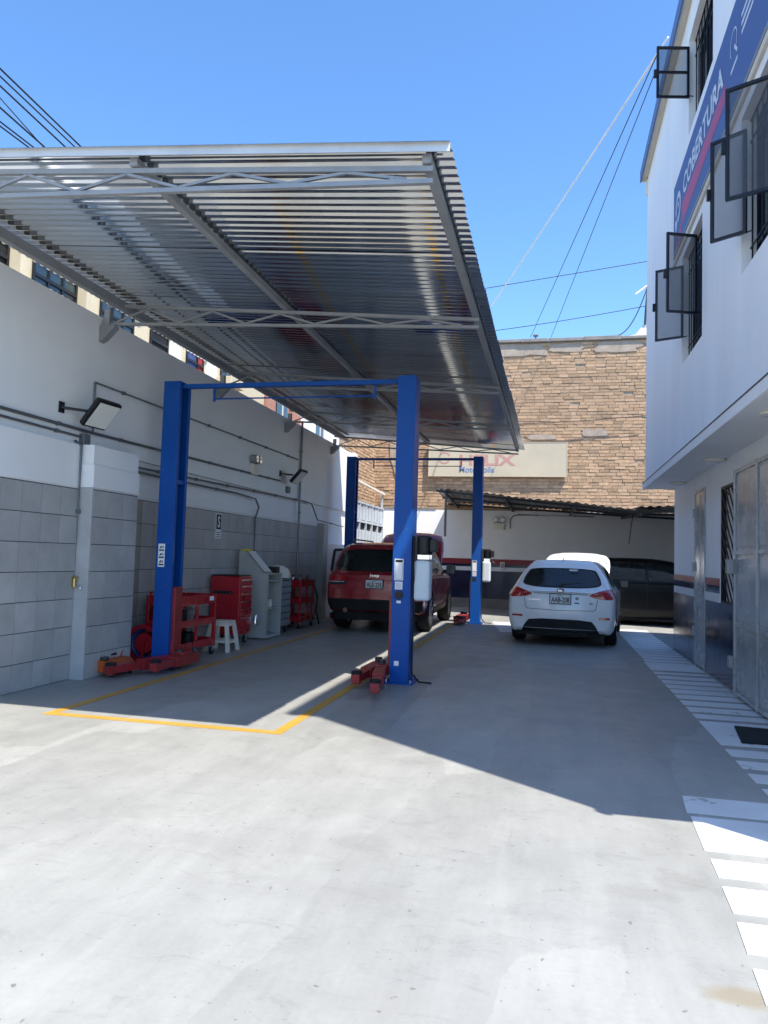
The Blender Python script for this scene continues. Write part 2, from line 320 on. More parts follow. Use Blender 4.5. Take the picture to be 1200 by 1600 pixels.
# ------------------------------------------------------------------ ground and painted markings
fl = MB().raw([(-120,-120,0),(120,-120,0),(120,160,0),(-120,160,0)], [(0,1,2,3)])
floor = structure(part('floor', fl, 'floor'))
def quad(name, pts, material, z=.004):
    return part(name, MB().raw([(p[0],p[1],z) for p in pts] + [(p[0],p[1],.0008) for p in pts], [(0,1,2,3),(0,4,5,1),(1,5,6,2),(2,6,7,3),(3,7,4,0)]), material, floor)
YLX, YRX, YF = -4.27, -2.16, 5.86
quad('painted_line', [(YLX-.045,YF-.05),(YRX+.045,YF-.05),(YRX+.045,YF+.05),(YLX-.045,YF+.05)], 'yellow_paint')
quad('painted_line', [(YLX-.045,YF+.05),(YLX+.045,YF+.05),(YLX+.045,19.2),(YLX-.045,19.2)], 'yellow_paint')
quad('painted_line', [(YRX-.045,YF+.05),(YRX+.045,YF+.05),(YRX+.045,19.2),(YRX-.045,19.2)], 'yellow_paint')
def bar(x0, y0, y1, x1=2.07, skew=0.0):
    quad('hatch_bar', [(x0+skew,y0),(x1,y0),(x1,y1),(x0,y1)], 'white_paint')
def zy(x, y): return pz(960+x/4.446, 960+y/4.444)
# near group: wide bars whose left ends run on a slant
NEAR = [((1066,1244),(1073,1270)), ((1079,1276),(1101,1330)), ((1110,1343),(1123,1372)), ((1128,1386),(1146,1428)), ((1151,1442),(1168,1492)), ((1176,1515),(1197,1572)), ((1206,1590),(1232,1660)), ((1240,1690),(1270,1775))]
for a, b in NEAR:
    p, q = pz(*a), pz(*b); bar(q.x, q.y, p.y, x1=2.6 if p.y < 3.66 else 2.07, skew=0) if False else quad('hatch_bar', [(q.x,q.y),(2.07,q.y),(2.07,p.y),(p.x,p.y)], 'white_paint')
FAR = [((750,935),(790,985)), ((815,1015),(860,1070)), ((890,1105),(945,1170)), ((980,1210),(1040,1285)), ((575,740),(715,905)), ((520,690),(550,720)), ((480,642),(515,675)), ((440,597),(475,628)), ((400,555),(432,583)), ((370,518),(398,545)), ((340,487),(365,510)), ((315,455),(338,477)), ((290,425),(310,445)), ((265,398),(282,412)), ((205,330),(255,385))]
for a, b in FAR:
    p, q = zy(*a), zy(*b); bar(1.37, q.y, p.y)
y = max(zy(*a).y for a, b in FAR) + .10
while y < 17.6:
    bar(1.40, y, y+.26); y += .36
for k in range(6):                                       # hatch on the far side of the white car
    bar(-1.05-.06*k, 15.7+.42*k, 15.7+.42*k+.30, x1=1.2)

# ------------------------------------------------------------------ left perimeter wall
XU, XN, XP, XR = -5.29, -5.20, -5.03, -5.34          # upper face, near lower face, pilaster face, recess face
WT = 4.21
Lw = thing('boundary_wall', 'long white boundary wall with grey tiled dado along the left side of the yard', 'wall', (XU-.15, 8, 0))
part('wall_panel', MB().box(XU-.3, XU, -6, 19.4, 2.62, WT).box(XU-.3, XR-.012, 8.38, 19.4, 0, 2.62).box(XU-.3, XN-.012, -6, 7.45, 0, 2.62).box(XU-.3, XP-.02, 7.45, 8.38, 0, 2.62), 'white_wall', Lw)
part('rendered_band', MB().box(XN-.03, XN, -6, 7.43, 2.13, 2.615, .006), 'white_gloss', Lw)
part('pilaster_head', MB().box(XP-.2, XP, 7.432, 8.395, 2.135, 2.40, .008), 'white_gloss', Lw)
part('rendered_band', MB().box(XR-.03, XR+.004, 8.397, 16.6, 2.145, 2.27, .004), 'white_gloss', Lw)
part('corner_strip', MB().box(XP-.215, XP-.001, 7.434, 7.449, 0, 2.134), 'tile', Lw)
TILE = .306
tm = MB().box(-.006, .006, -.1492, .1492, -.1492, .1492, .002).mesh('tile_piece'); tm.materials.append(MATS['tile'])
tmb = tm.copy(); tmb.materials.clear(); tmb.materials.append(MATS['tile_brown'])
def tiles(X, y0, ncol, brown=0, wlast=None):
    for i in range(ncol):
        for j in range(7):
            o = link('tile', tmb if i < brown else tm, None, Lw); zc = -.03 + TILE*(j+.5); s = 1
            if j == 0: zc = (.003+.273)/2; s = (.27)/.301
            o.location = Vector((X-.006+uni(-.0008,.0008), y0+TILE*(i+.5), zc)) - Vector(Lw.location); o.scale = (1, 1, s)
            o.rotation_euler = (uni(-.003,.003), 0, uni(-.004,.004))
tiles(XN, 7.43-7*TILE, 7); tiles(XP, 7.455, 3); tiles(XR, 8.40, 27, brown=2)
part('grout_bed', MB().box(XN-.02, XN-.010, 5.3, 7.43, 0, 2.12).box(XP-.02, XP-.010, 7.452, 8.375, 0, 2.12).box(XR-.02, XR-.010, 8.385, 16.62, 0, 2.12), 'grout', Lw)
part('dado_panel', MB().box(XN-.011, XN-.001, -6, 5.28, 0, 2.12), 'tile', Lw)
part('pier', MB().box(XR-.1, XR+.16, 16.65, 16.98, 0, 2.2, .01), 'tile', Lw)
part('low_ledge', MB().box(XR-.1, XR+.13, 17.0, 19.38, 0, 1.75, .01), 'white_gloss', Lw)
part('wall_end_post', MB().box(XU-.1, XU+.12, 19.1, 19.41, 0, 4.205, .01), 'white_wall', Lw)

# conduits on the wall
def conduit(name, pts, r, label, cat='conduit', m='conduit', clips=True):
    t = thing(name, label, cat, pts[0]); part('pipe', MB().tube(pts, r, 8), m, t, True)
    if clips:
        for a, b in zip(pts[:-1], pts[1:]):
            a, b = Vector(a), Vector(b); L_ = (b-a).length
            for k in range(int(L_/1.1)):
                p = a + (b-a)*((k+.5)/max(1, int(L_/1.1))); part('clip', MB().box(p.x-.03, p.x+r+.006, p.y-.02, p.y+.02, p.z-.02, p.z+.02, .003), m, t)
    return t
XC = XU+.022
conduit('wall_conduit', [(XC, 7.72, 2.80), (XC, 7.72, 3.40), (XC, 14.9, 3.46)], .014, 'thin dark conduit rising from the near floodlight and running high along the left wall')
conduit('wall_conduit', [(XC, 3.0, 2.80), (XC, 7.68, 2.80), (XC, 13.9, 2.90)], .018, 'straight conduit at floodlight height along the white left wall')
conduit('wall_conduit', [(XC, 3.0, 2.72), (XC, 7.66, 2.72)], .014, 'short lower twin conduit ending under the near floodlight')
vx = XP+.02
conduit('wall_conduit', [(XC, 7.40, 2.66), (XN+.02, 7.40, 2.60), (XN+.02, 7.40, 1.12)], .016, 'vertical conduit beside the tiled pilaster ending in a brass tap')
t = thing('wall_tap', 'small brass tap at the foot of the vertical conduit', 'tap', (XN, 7.40, 1.08)); part('body', MB().tube([(XN+.02,7.40,1.13),(XN+.02,7.40,1.02)], .024, 10), 'brass', t, True); part('spout', MB().tube([(XN+.02,7.40,1.03),(XN+.10,7.39,1.03),(XN+.11,7.39,1.0)], .012, 8), 'chrome', t, True); part('handle', MB().box(XN+.0,XN+.06,7.375,7.425,1.115,1.135,.003), 'brass', t)
conduit('wall_conduit', [(XC, 8.7, 2.46), (XC, 11.9, 2.47), (XC, 12.7, 2.44), (XC+.02, 12.82, 2.3), (XR+.02, 12.85, 2.1), (XR+.02, 12.85, .9)], .016, 'lower conduit over the tiles that bends down behind the grey stand')
conduit('wall_conduit', [(XC, 8.7, 2.52), (XC, 15.4, 2.62), (XC+.01, 15.9, 2.6), (XC+.03, 16.3, 2.26), (XC+.05, 18.4, 2.2)], .014, 'long conduit over the tiles stepping down near the back of the wall')
conduit('wall_conduit', [(XC+.02, 15.05, 4.30), (XC+.02, 15.05, .4)], .026, 'vertical dark downpipe on the left wall behind the far floodlight', 'pipe')
def floodlight(Y, z, s, label, ang, tilt):
    t = thing('floodlight', label, 'floodlight', (XU, Y, z), group='floodlights on the left wall')
    part('arm', MB().beam((XU, Y-.27*s, z+.03), (XU+.22*s, Y-.08*s, z+.02), .05*s, .025).box(XU, XU+.02, Y-.31*s, Y-.23*s, z-.03, z+.09), 'black_metal', t)
    R = Matrix.Translation((XU+.32*s, Y, z)) @ Matrix.Rotation(math.radians(ang), 4, 'Z') @ Matrix.Rotation(math.radians(tilt), 4, 'X')
    bm = bmesh.new(); bmesh.ops.create_cube(bm, size=1); bmesh.ops.scale(bm, vec=(.38*s,.07*s,.36*s), verts=bm.verts); bmesh.ops.bevel(bm, geom=bm.edges[:], offset=.012, segments=2, affect='EDGES'); h = part('housing', MB().bm(bm, R), 'black_metal', t)
    bm = bmesh.new(); bmesh.ops.create_cube(bm, size=1); bmesh.ops.scale(bm, vec=(.325*s,.012,.305*s), verts=bm.verts); bmesh.ops.translate(bm, verts=bm.verts, vec=(0,-.035*s-.003,0)); part('lens', MB().bm(bm, R), 'lens', h)
    part('junction_box', MB().box(XU+.0, XU+.07, Y+.08, Y+.20, z-.34*s, z-.20*s, .006), 'conduit', t)
floodlight(7.42, 2.96, 1.0, 'large square floodlight nearest the camera on the left wall', 84, 40)
floodlight(14.2, 3.02, .95, 'smaller looking floodlight farther along the left wall above the tiles', 88, 42)
def emergency_light(loc, face, label):
    t = thing('emergency_light', label, 'emergency light', loc, group='twin head emergency lights'); x, y, z = loc
    if face == 'x':
        part('battery_box', MB().box(x, x+.07, y-.13, y+.13, z-.12, z+.08, .012), 'white_plastic', t)
        for s in (-1, 1):
            h = part('lamp_head', cyl((x+.03, y+s*.08, z+.16), .075, .09, 'x', 16), 'grey_cabinet', t, True); part('lamp_lens', cyl((x+.122, y+s*.08, z+.16), .062, .006, 'x', 16), 'chrome', h, True)
    else:
        part('battery_box', MB().box(x-.17, x+.17, y-.07, y, z-.14, z+.06, .012), 'white_plastic', t)
        for s in (-1, 1):
            h = part('lamp_head', cyl((x+s*.11, y-.12, z+.16), .085, .09, 'y', 16), 'grey_cabinet', t, True); part('lamp_lens', cyl((x+s*.11, y-.128, z+.16), .07, .006, 'y', 16), 'lens', h, True)
emergency_light((XU, 12.55, 2.98), 'x', 'twin head emergency light on the left wall before the far floodlight')
# S sign on the tiles
t = thing('safety_sign', 'small white safe zone sign with a black S on the grey tiles', 'sign', (XR, 11.35, 1.85))
part('plate', MB().box(XR+.001, XR+.006, 11.25, 11.45, 1.68, 2.08), 'white_paper', t); part('black_panel', MB().box(XR+.006, XR+.008, 11.265, 11.435, 1.83, 2.07), 'ink', t)
part('letter', text_mesh('S', .09, .19, (XR+.008, 11.305, 1.855), (0,1,0), (0,0,1), .002, .03), 'white_paper', t)
for k in range(3): part('print_line', MB().box(XR+.006, XR+.0075, 11.28, 11.42, 1.70+.035*k, 1.713+.035*k), 'ink', t)

# ------------------------------------------------------------------ canopy
RX0, RX1, RY0, RY1 = -5.42, -.68, 4.61, 17.80
def roofz(x): return 4.075 + .080*(RX1-x)
Cn = thing('steel_canopy', 'open lean-to canopy of shiny corrugated metal on steel trusses over the two lifts', 'canopy', (-3, 11, 0))
PITCH, NW = .111, 8
SW = PITCH*NW
def sheet_mesh():
    mb = MB(); ny = NW*10+6; nx = 6; W_ = RX1-RX0
    for i in range(ny+1):
        y = PITCH*(i/10.-.3); ph = 2*math.pi*i/10
        c = math.sin(ph); zz = .0135*math.copysign(abs(c)**.9, c)
        for j in range(nx+1):
            x = RX0 + W_*j/nx; mb.v.append((x, y, roofz(x)+.03+zz))
    for i in range(ny):
        for j in range(nx):
            a = i*(nx+1)+j; mb.f.append((a, a+1, a+nx+2, a+nx+1))
    return mb
sm = sheet_mesh().mesh('sheet', (-3, 0, 0)); sm.materials.append(MATS['galvanised'])
for p in sm.polygons: p.use_smooth = True
k = 0; y = RY0
while y < RY1-.05:
    o = link('roof_sheet', sm, None, Cn); o.location = (uni(-.012,.012), y-11, .0035*(k % 2)+uni(0,.001)); o.rotation_euler = (uni(-.003,.003), uni(-.0012,.0012), uni(-.0015,.0015)); k += 1; y += SW
# purlins
for (x, wv) in ((-2.97,.06), (-.84,.06)):
    part('purlin', MB().box(x-wv/2, x+wv/2, RY0+.05, RY1-.03, roofz(x)-.062, roofz(x)-.002), 'steel_grey', Cn)
part('wall_beam', MB().box(-5.06, -4.99, RY0+.05, RY1-.03, 4.285, 4.385), 'steel_grey', Cn)
part('front_trim', MB().box(RX0, RX1-.10, RY0+.015, RY0+.045, roofz(-.7)-.02, roofz(-.7)-.018) if False else MB().raw([(RX0,RY0-.01,roofz(RX0)-.02),(RX1,RY0-.01,roofz(RX1)-.02),(RX1,RY0-.01,roofz(RX1)+.046),(RX0,RY0-.01,roofz(RX0)+.046),(RX0,RY0-.004,roofz(RX0)-.02),(RX1,RY0-.004,roofz(RX1)-.02),(RX1,RY0-.004,roofz(RX1)+.046),(RX0,RY0-.004,roofz(RX0)+.046)], [(0,1,2,3),(7,6,5,4),(0,4,5,1),(3,2,6,7),(1,5,6,2),(0,3,7,4)]), 'trim_metal', Cn)
TRY = [4.70, 7.82, 11.0, 14.15, 17.35]
for ti, ty in enumerate(TRY):
    x0, x1 = -5.22, -.80; T = thing_ = None
    zt = lambda x: roofz(x)-.088; zb = lambda x: 3.915 + .048*(-.8-x)
    tr = part('truss', MB().beam((x0,ty,zt(x0)), (x1,ty,zt(x1)), .036, .036), 'steel_grey', Cn)
    part('bottom_chord', MB().beam((x0,ty,zb(x0)), (x1,ty,zb(x1)), .036, .032), 'steel_grey', tr)
    n = 10
    for i in range(n):
        xa = x0+.12+(x1-.3-x0)*i/n; xb = x0+.12+(x1-.3-x0)*(i+1)/n
        a = (xa, ty, (zb(xa)+.02 if i % 2 == 0 else zt(xa)-.02)); b = (xb, ty, (zt(xb)-.02 if i % 2 == 0 else zb(xb)+.02))
        part('web', MB().beam(a, b, .02, .02), 'steel_grey', tr)
    part('end_post', MB().box(x1-.29, x1-.262, ty-.014, ty+.014, zb(x1)+.024, zt(x1)-.026), 'steel_grey', tr)
    part('wall_bracket', MB().prism([(XU-.01, 4.0), (XU-.01, 3.90), (XU+.06, 3.93), (XU+.20, 4.07), (XU+.20, 4.10), (XU-.01, 4.10)], ty-.05, ty+.05, 'y'), 'steel_grey', Cn)
    part('stub_post', MB().box(x0-.02, x0+.05, ty-.035, ty+.035, 4.0, roofz(x0)-.15), 'steel_grey', Cn)

# ------------------------------------------------------------------ back boundary: painted wall, brick house wall above
YB = 23.3
Bw = thing('back_wall', 'white back wall with red, white and navy painted bands behind the cars', 'wall', (0, YB, 0))
part('wall_panel', MB().box(-5.62, 8.5, YB, YB+.3, 0, 3.0), 'white_wall', Bw)
part('painted_band', MB().box(-5.3, 8.5, YB-.004, YB, 1.34, 1.50), 'red_band', Bw)
part('painted_band', MB().box(-5.3, 8.5, YB-.005, YB, 1.255, 1.34), 'navy', Bw)
part('painted_band', MB().box(-5.3, 8.5, YB-.004, YB, 1.13, 1.255), 'white_band', Bw)
part('navy_dado', MB().box(-5.3, 8.5, YB-.006, YB, .28, 1.13), 'navy', Bw)
part('plinth', MB().box(-5.3, 8.5, YB-.03, YB, 0, .28, .01), 'cement', Bw)
emergency_light((-1.62, YB, 2.55), 'y', 'twin head emergency light on the back wall right of the far lift column')
conduit('wall_conduit', [(-1.28, YB-.02, 2.45), (-1.28, YB-.02, 2.72), (-1.2, YB-.02, 2.84), (-1.05, YB-.02, 2.88), (1.2, YB-.02, 2.86)], .016, 'thin conduit curving from the emergency light along the back wall')
t = thing('wall_socket', 'small white socket box on the painted band of the back wall', 'socket', (-1.48, YB, 1.3)); part('box', MB().box(-1.56,-1.42,YB-.08,YB-.006,1.20,1.42,.015), 'white_plastic', t); part('cover', MB().box(-1.54,-1.44,YB-.085,YB-.08,1.24,1.38,.002), 'grey_cabinet', t)

Bh = thing('brick_house', 'sunlit old brick house wall rising behind the yard with a worn cement coping', 'house', (0, YB+.2, 0))
BT, BX0, BX1 = 8.25, -5.62, 8.4
part('mortar_bed', MB().box(BX0, BX1, YB+.018, YB+.4, 3.0, BT), 'mortar', Bh)
part('side_wall', MB().box(BX0-.1, BX0+.02, 19.45, YB+.034, 3.05, 7.6), 'mortar', Bh)
part('house_body', MB().box(BX0, BX1, YB+.41, YB+9, 0, BT-.3), 'mortar', Bh)
def brick_bm(L_, H_, D_, j=.006):
    x, z, d = L_/2, H_/2, D_/2; vs = []
    for sx, sy, sz in ((-1,-1,-1),(1,-1,-1),(1,1,-1),(-1,1,-1),(-1,-1,1),(1,-1,1),(1,1,1),(-1,1,1)):
        vs.append((sx*x+uni(-j,j)*1.6, sy*d+uni(-j,j)*.8, sz*z+uni(-j,j)))
    return vs
BF = [(3,2,1,0),(4,5,6,7),(0,1,5,4),(1,2,6,5),(2,3,7,6),(3,0,4,7)]
bricks = []
BH_, BL_ = .098, .292
row = 0; z = 3.02
patches = [(-.9, .32, 5.2, 5.6), ]
while z < BT-.09:
    x = BX0 + .02 - (BL_/2 if row % 2 else 0) + uni(-.03,.03)
    while x < BX1-.2:
        Lb = BL_*uni(.95,1.05) if rnd() < .93 else BL_*.55
        if rnd() > .006: bricks.append((x+Lb/2, z+BH_/2+.004*math.sin(x*1.3+row), Lb-.010, BH_-.014+uni(-.005,.004), uni(-.009,.008)))
        x += Lb
    row += 1; z += BH_
def score(b): return -(abs(b[0]-.6)/2.1 + abs(b[1]-6.2)/1.1) if True else 0
inwin = [b for b in bricks if -1.65 < b[0] < 2.62 and 5.22 < b[1] < 8.0]
inwin.sort(key=lambda b: abs((b[0]-.5)/2.2)**4 + abs((b[1]-6.5)/1.5)**4)
single = set(id(b) for b in inwin[:298])
bmes = []
for k in range(14):
    mb = MB().raw(brick_bm(1,1,1,.0), BF); me = mb.mesh('brick_piece')
    for v in me.vertices: v.co += Vector((uni(-.018,.018), uni(-.05,.05), uni(-.045,.045)))
    me.materials.append(MATS['brick']); bmes.append(me)
rest = MB()
for b in bricks:
    if id(b) in single:
        o = link('brick', random.choice(bmes), None, Bh); o.location = Vector((b[0], YB+.035+b[4], b[1])) - Vector(Bh.location); o.scale = (b[2], .07, b[3]); o.rotation_euler = (0, uni(-.02,.02), uni(-.02,.02))
    else:
        rest.raw([(b[0]+p[0], YB+.035+b[4]+p[1], b[1]+p[2]) for p in brick_bm(b[2], b[3], .07)], BF)
stuff(part('brickwork', rest, 'brick', Bh))
side = MB(); z = 3.1; row = 0
while z < 7.5:
    y = 19.5 + (.14 if row % 2 else 0)
    while y < YB-.1:
        Lb = BL_*uni(.85,1.1); side.raw([(BX0+.02+p[1]+uni(-.01,.01), y+Lb/2+p[0], z+BH_/2+p[2]) for p in brick_bm(Lb-.02, BH_-.018, .06)], [tuple(reversed(f)) for f in BF]); y += Lb
    z += BH_; row += 1
stuff(part('side_brickwork', side, 'brick', Bh))
# cement coping in uneven lengths
x = -1.9
while x < 8:
    l = uni(.8,1.6); part('coping', MB().box(x, x+l-.01, YB-.10+uni(-.015,.015), YB+.42, BT-.005+uni(-.01,.01), BT+.10+uni(-.015,.02), .01), 'cement', Bh); x += l
part('coping', MB().box(BX0, -1.92, YB-.1, YB+.42, BT, BT+.1, .01), 'cement', Bh)
def patch(name, pts, d, m):
    part(name, MB().prism(pts, YB-.012-d, YB+.03, 'y'), m, Bh)
def jag(x0, x1, z0, z1, n=16, j=.05):
    cx, cz = (x0+x1)/2, (z0+z1)/2; out = []
    for k in range(n):
        a = 2*math.pi*k/n; r = 1+uni(-.22,.15); c, s_ = math.cos(a), math.sin(a); q = max(abs(c), abs(s_))**.6
        out.append((cx+c/q*(x1-x0)/2*r, min(cz+s_/q*(z1-z0)/2*r, BT-.01)))
    return out
patch('plaster_patch', jag(-1.75, -.25, 7.82, 8.22), .012, 'plaster'); patch('plaster_patch', jag(-.2, .85, 7.9, 8.2), .010, 'plaster'); patch('plaster_patch', jag(1.1, 2.5, 7.86, 8.2), .012, 'plaster')
patch('plaster_patch', jag(.75, 1.6, 5.28, 5.52), .010, 'plaster'); patch('plaster_patch', jag(-5.1, -4.3, 4.0, 6.2), .02, 'plaster'); patch('plaster_patch', jag(-.9, .1, 5.2, 5.36), .008, 'plaster')
part('lintel_beam', MB().box(-5.5, -3.6, YB-.02, YB+.02, 3.0, 3.06), 'cement', Bh)
# roof clutter on the brick house
t = thing('antenna_mast', 'thin dark mast with a bent white antenna on the roof beside the right building', 'antenna', (2.62, YB+.3, BT+.1))
part('mast', MB().tube([(2.62,YB+.3,BT+.1),(2.66,YB+.3,BT+.9),(2.74,YB+.3,10.25)], .035, 8), 'steel_dark', t, True); part('collar', MB().tube([(2.62,YB+.3,BT+.1),(2.63,YB+.3,BT+.5)], .06, 8), 'steel_grey', t, True); part('dish_arm', MB().tube([(2.72,YB+.3,10.0),(2.35,YB+.2,9.7)], .03, 6), 'white_plastic', t, True)
solo('rubble_mound', MB().prism([(2.0,BT+.1),(2.35,BT+.16),(2.5,BT+.36),(2.8,BT+.34),(3.1,BT+.12)], YB+.05, YB+.4, 'y'), 'white_plastic', (2.5,YB+.2,BT+.1), 'small pale mound on the brick wall coping under the antenna mast', 'mound')
t = thing('vent_pipe', 'short capped vent pipe on top of the brick wall near the canopy corner', 'pipe', (-.62, YB+.2, BT+.1)); part('pipe', MB().tube([(-.62,YB+.2,BT+.1),(-.62,YB+.2,BT+.26)], .03, 8), 'cement', t, True); part('cap', MB().box(-.70,-.54,YB+.12,YB+.28,BT+.26,BT+.29), 'cement', t)
t = thing('rubble_piece', 'small broken brick lump on the middle of the brick wall coping', 'brick', (.85, YB+.2, BT+.1)); part('lump', MB().box(.78,.95,YB+.1,YB+.26,BT+.1,BT+.17,.02), 'brick', t)

# sign board on the brick wall
Sg = thing('wall_sign', 'faded cream oil sign board with pale red and blue lettering on the brick wall', 'sign', (-1.7, YB-.1, 4.1))
part('board', MB().box(-3.84, .39, YB-.16, YB-.07, 4.05, 5.09, .006), 'sign_board', Sg)
for (a, b, c, d) in ((-3.83,.38,4.04,4.055), (-3.83,.38,5.085,5.10), (-3.85,-3.83,4.04,5.10), (.38,.40,4.04,5.10)): part('frame', MB().box(a, b, YB-.168, YB-.06, c, d), 'sign_board', Sg)
part('lettering', text_mesh('HELIX', 1.73, .34, (-2.88, YB-.16, 4.38), (1,0,0), (0,0,1), .004, .035), 'ink_red_faded', Sg)
part('lettering', text_mesh('Motor oils', 1.08, .19, (-2.88, YB-.16, 4.16), (1,0,0), (0,0,1), .004, .018), 'ink_slate_faded', Sg)
em = MB()
for (a0, a1, r0, r1) in ((200,330,.15,.19), (20,150,.15,.19)):
    n = 14
    for i in range(n):
        A0, A1 = math.radians(a0+(a1-a0)*i/n), math.radians(a0+(a1-a0)*(i+1)/n)
        em.raw([(-3.35+r*math.cos(a), YB-.164, 4.62+r*math.sin(a)) for a, r in ((A0,r0),(A1,r0),(A1,r1),(A0,r1))], [(0,3,2,1)])
part('emblem', em, 'ink_red_faded', Sg)

# metal gate between the left wall and the back wall
Gt = thing('side_gate', 'pale ribbed metal gate with rows of small openings in the far left corner', 'gate', (-5.32, 21.3, 0))
part('leaf', MB().box(-5.36, -5.33, 19.5, 23.2, .05, 3.0), 'dark_void', Gt)
for k in range(6):
    y = 19.52+.735*k; part('stile', MB().box(-5.33, -5.27, y, y+.07, .05, 3.02), 'gate_light', Gt)
for zc in (.1, 1.0, 1.75, 2.45, 2.98): part('rail', MB().box(-5.33, -5.265, 19.5, 23.25, zc-.03, zc+.03), 'gate_light', Gt)
for k in range(5):
    for (a, b) in ((.14,.96),(1.04,1.52),(1.80,2.22),(2.50,2.94)):
        y = 19.60+.735*k; part('panel', MB().box(-5.325, -5.30, y+.005, y+.28, a, b), 'gate_light', Gt); part('panel', MB().box(-5.325, -5.29, y+.31, y+.64, a, b), 'gate_light', Gt)
part('track', MB().beam((-5.25,19.6,3.55), (-5.25,23.2,3.45), .05, .06), 'white_plastic', Gt)
part('support_post', MB().box(-5.33, -5.27, 23.05, 23.12, 3.01, 3.55), 'gate_light', Gt)

# ------------------------------------------------------------------ shed roof along the back wall
Sh = thing('shed_roof', 'dark sagging corrugated lean-to roof along the back wall over the parked cars', 'shed roof', (0, 22, 2.8))
def shf(x): return 20.6 - .47*(x+3.2) if x < 1.8 else 18.25 - .30*(x-1.8)      # front edge of the roof
def shz(x, y):
    zf = 3.43 - .138*(x+3.2) if x < 1.8 else 2.74 + .02*(x-1.8)
    zk = 3.22 - .05*(x+3.2); t = min(1, max(0, (y-shf(x))/(YB-shf(x)))); return zf + (zk-zf)*t
def shed_sheet(x0, x1, y0, dz, t0=0):
    mb = MB(); n = int((x1-x0)/.03)
    for i in range(n+1):
        x = x0+(x1-x0)*i/n; zz = .018*math.sin(2*math.pi*i/6)
        y_0 = shf(x)+y0
        for y in (y_0, (y_0+YB)/2, YB-.01): mb.v.append((x, y, shz(x,y)+zz+dz+.015*math.sin(x*2.1)))
    for i in range(n):
        for j in range(2): a = i*3+j; mb.f.append((a, a+3, a+4, a+1))
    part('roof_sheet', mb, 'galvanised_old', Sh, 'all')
xs = [-3.22, -2.3, -1.35, -.4, .55, 1.5]
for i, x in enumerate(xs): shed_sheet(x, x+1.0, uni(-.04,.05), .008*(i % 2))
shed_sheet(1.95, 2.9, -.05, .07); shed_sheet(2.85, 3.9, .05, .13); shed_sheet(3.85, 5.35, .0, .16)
for f_ in (.06, .5, .96):
    P_ = [(x_, shf(x_)+(YB-shf(x_))*f_) for x_ in (-3.2, 1.8, 5.3)]
    for a_, b_ in zip(P_[:-1], P_[1:]): part('batten', MB().beam((*a_, shz(*a_)-.055), (*b_, shz(*b_)-.055), .05, .06), 'steel_dark', Sh)
for xv in (-2.9, -1.2, .5, 2.0): part('rafter', MB().beam((xv,shf(xv)+.06,shz(xv,shf(xv))-.12), (xv,YB,shz(xv,YB)-.12), .05, .08), 'steel_dark', Sh)
part('end_post', MB().box(5.22, 5.30, 17.3, 17.38, 0, 2.74), 'steel_dark', Sh)
part('hanging_leg', MB().box(-2.93, -2.87, 20.50, 20.56, 2.08, shz(-2.9,20.5)-.0), 'steel_dark', Sh)
Rw = thing('side_wall', 'shaded boundary wall closing the far right corner behind the white building', 'wall', (5.5, 18.6, 0))
part('wall_panel', MB().box(5.4, 5.6, 14.06, YB-.035, 0, 2.95), 'white_wall', Rw); part('navy_dado', MB().box(5.394, 5.4, 14.06, YB-.035, .02, 1.13), 'navy', Rw)
solo('hanging_cable', MB().tube([(1.9,19.0,2.74),(1.85,19.0,2.4),(1.80,19.0,1.95)], .012, 6), 'cable', (1.9,19.0,2.74), 'black cable hanging from the shed roof above the dark car', 'cable')

# ------------------------------------------------------------------ right building
XO, XG, BY0, BY1, SOF, PAR = 1.6, 2.10, 3.66, 14.05, 2.82, 8.56
Rb = thing('workshop_building', 'white three storey workshop building overhanging the yard on the right', 'building', (4, 9, 0))
W1, W2, W3, W4, W5 = (8.85,10.2,4.05,5.48), (5.62,7.05,4.05,5.48), (8.3,9.78,6.90,8.16), (5.1,6.6,6.90,8.16), (11.4,12.6,6.95,7.0)
up = wall_x(MB(), XO, .28, BY0, BY1, SOF, PAR, [W1, W2, W3, W4])
up.box(XO+.28, 9, BY1-.3, BY1, SOF, PAR).box(XO+.28, 9, BY0, BY0+.3, SOF, PAR).box(8.7, 9, BY0+.3, BY1-.3, SOF, PAR)
up.raw([(XO,BY1,SOF),(XO+.28,BY1,SOF),(XO+.28,BY1,PAR),(XO,BY1,PAR)], [(0,3,2,1)]).raw([(XO,BY0,SOF),(XO+.28,BY0,SOF),(XO+.28,BY0,PAR),(XO,BY0,PAR)], [(0,1,2,3)])
part('upper_wall', up, 'building_white', Rb)
GW = (9.25,10.30,1.0,2.48); DO = (11.30,12.0,.0,2.55)
lo = wall_x(MB(), XG, .25, BY0, BY1, 0, SOF, [GW, DO])
lo.box(XG+.25, 9, BY1-.3, BY1, 0, SOF).box(XG+.25, 9, BY0, BY0+.3, 0, SOF).box(8.7, 9, BY0+.3, BY1-.3, 0, SOF)
lo.raw([(XG,BY1,0),(XG+.25,BY1,0),(XG+.25,BY1,SOF),(XG,BY1,SOF)], [(0,3,2,1)]).raw([(XG,BY0,0),(XG+.25,BY0,0),(XG+.25,BY0,SOF),(XG,BY0,SOF)], [(0,1,2,3)])
part('ground_floor_wall', lo, 'building_white', Rb)
part('soffit_slab', MB().box(XO+.004, 8.9, BY0+.004, BY1-.004, SOF-.008, SOF+.22), 'building_white', Rb)
part('edge_band', MB().box(XO-.045, XO-.001, BY0-.02, BY1+.02, SOF-.02, SOF+.11, .006), 'building_white', Rb)
part('drip_groove', MB().box(XO-.050, XO-.0455, BY0, BY1+.01, SOF+.085, SOF+.10), 'steel_dark', Rb)
part('floor_slab', MB().box(XO+.285, 8.68, BY0+.31, BY1-.31, 5.85, 6.1), 'building_white', Rb)
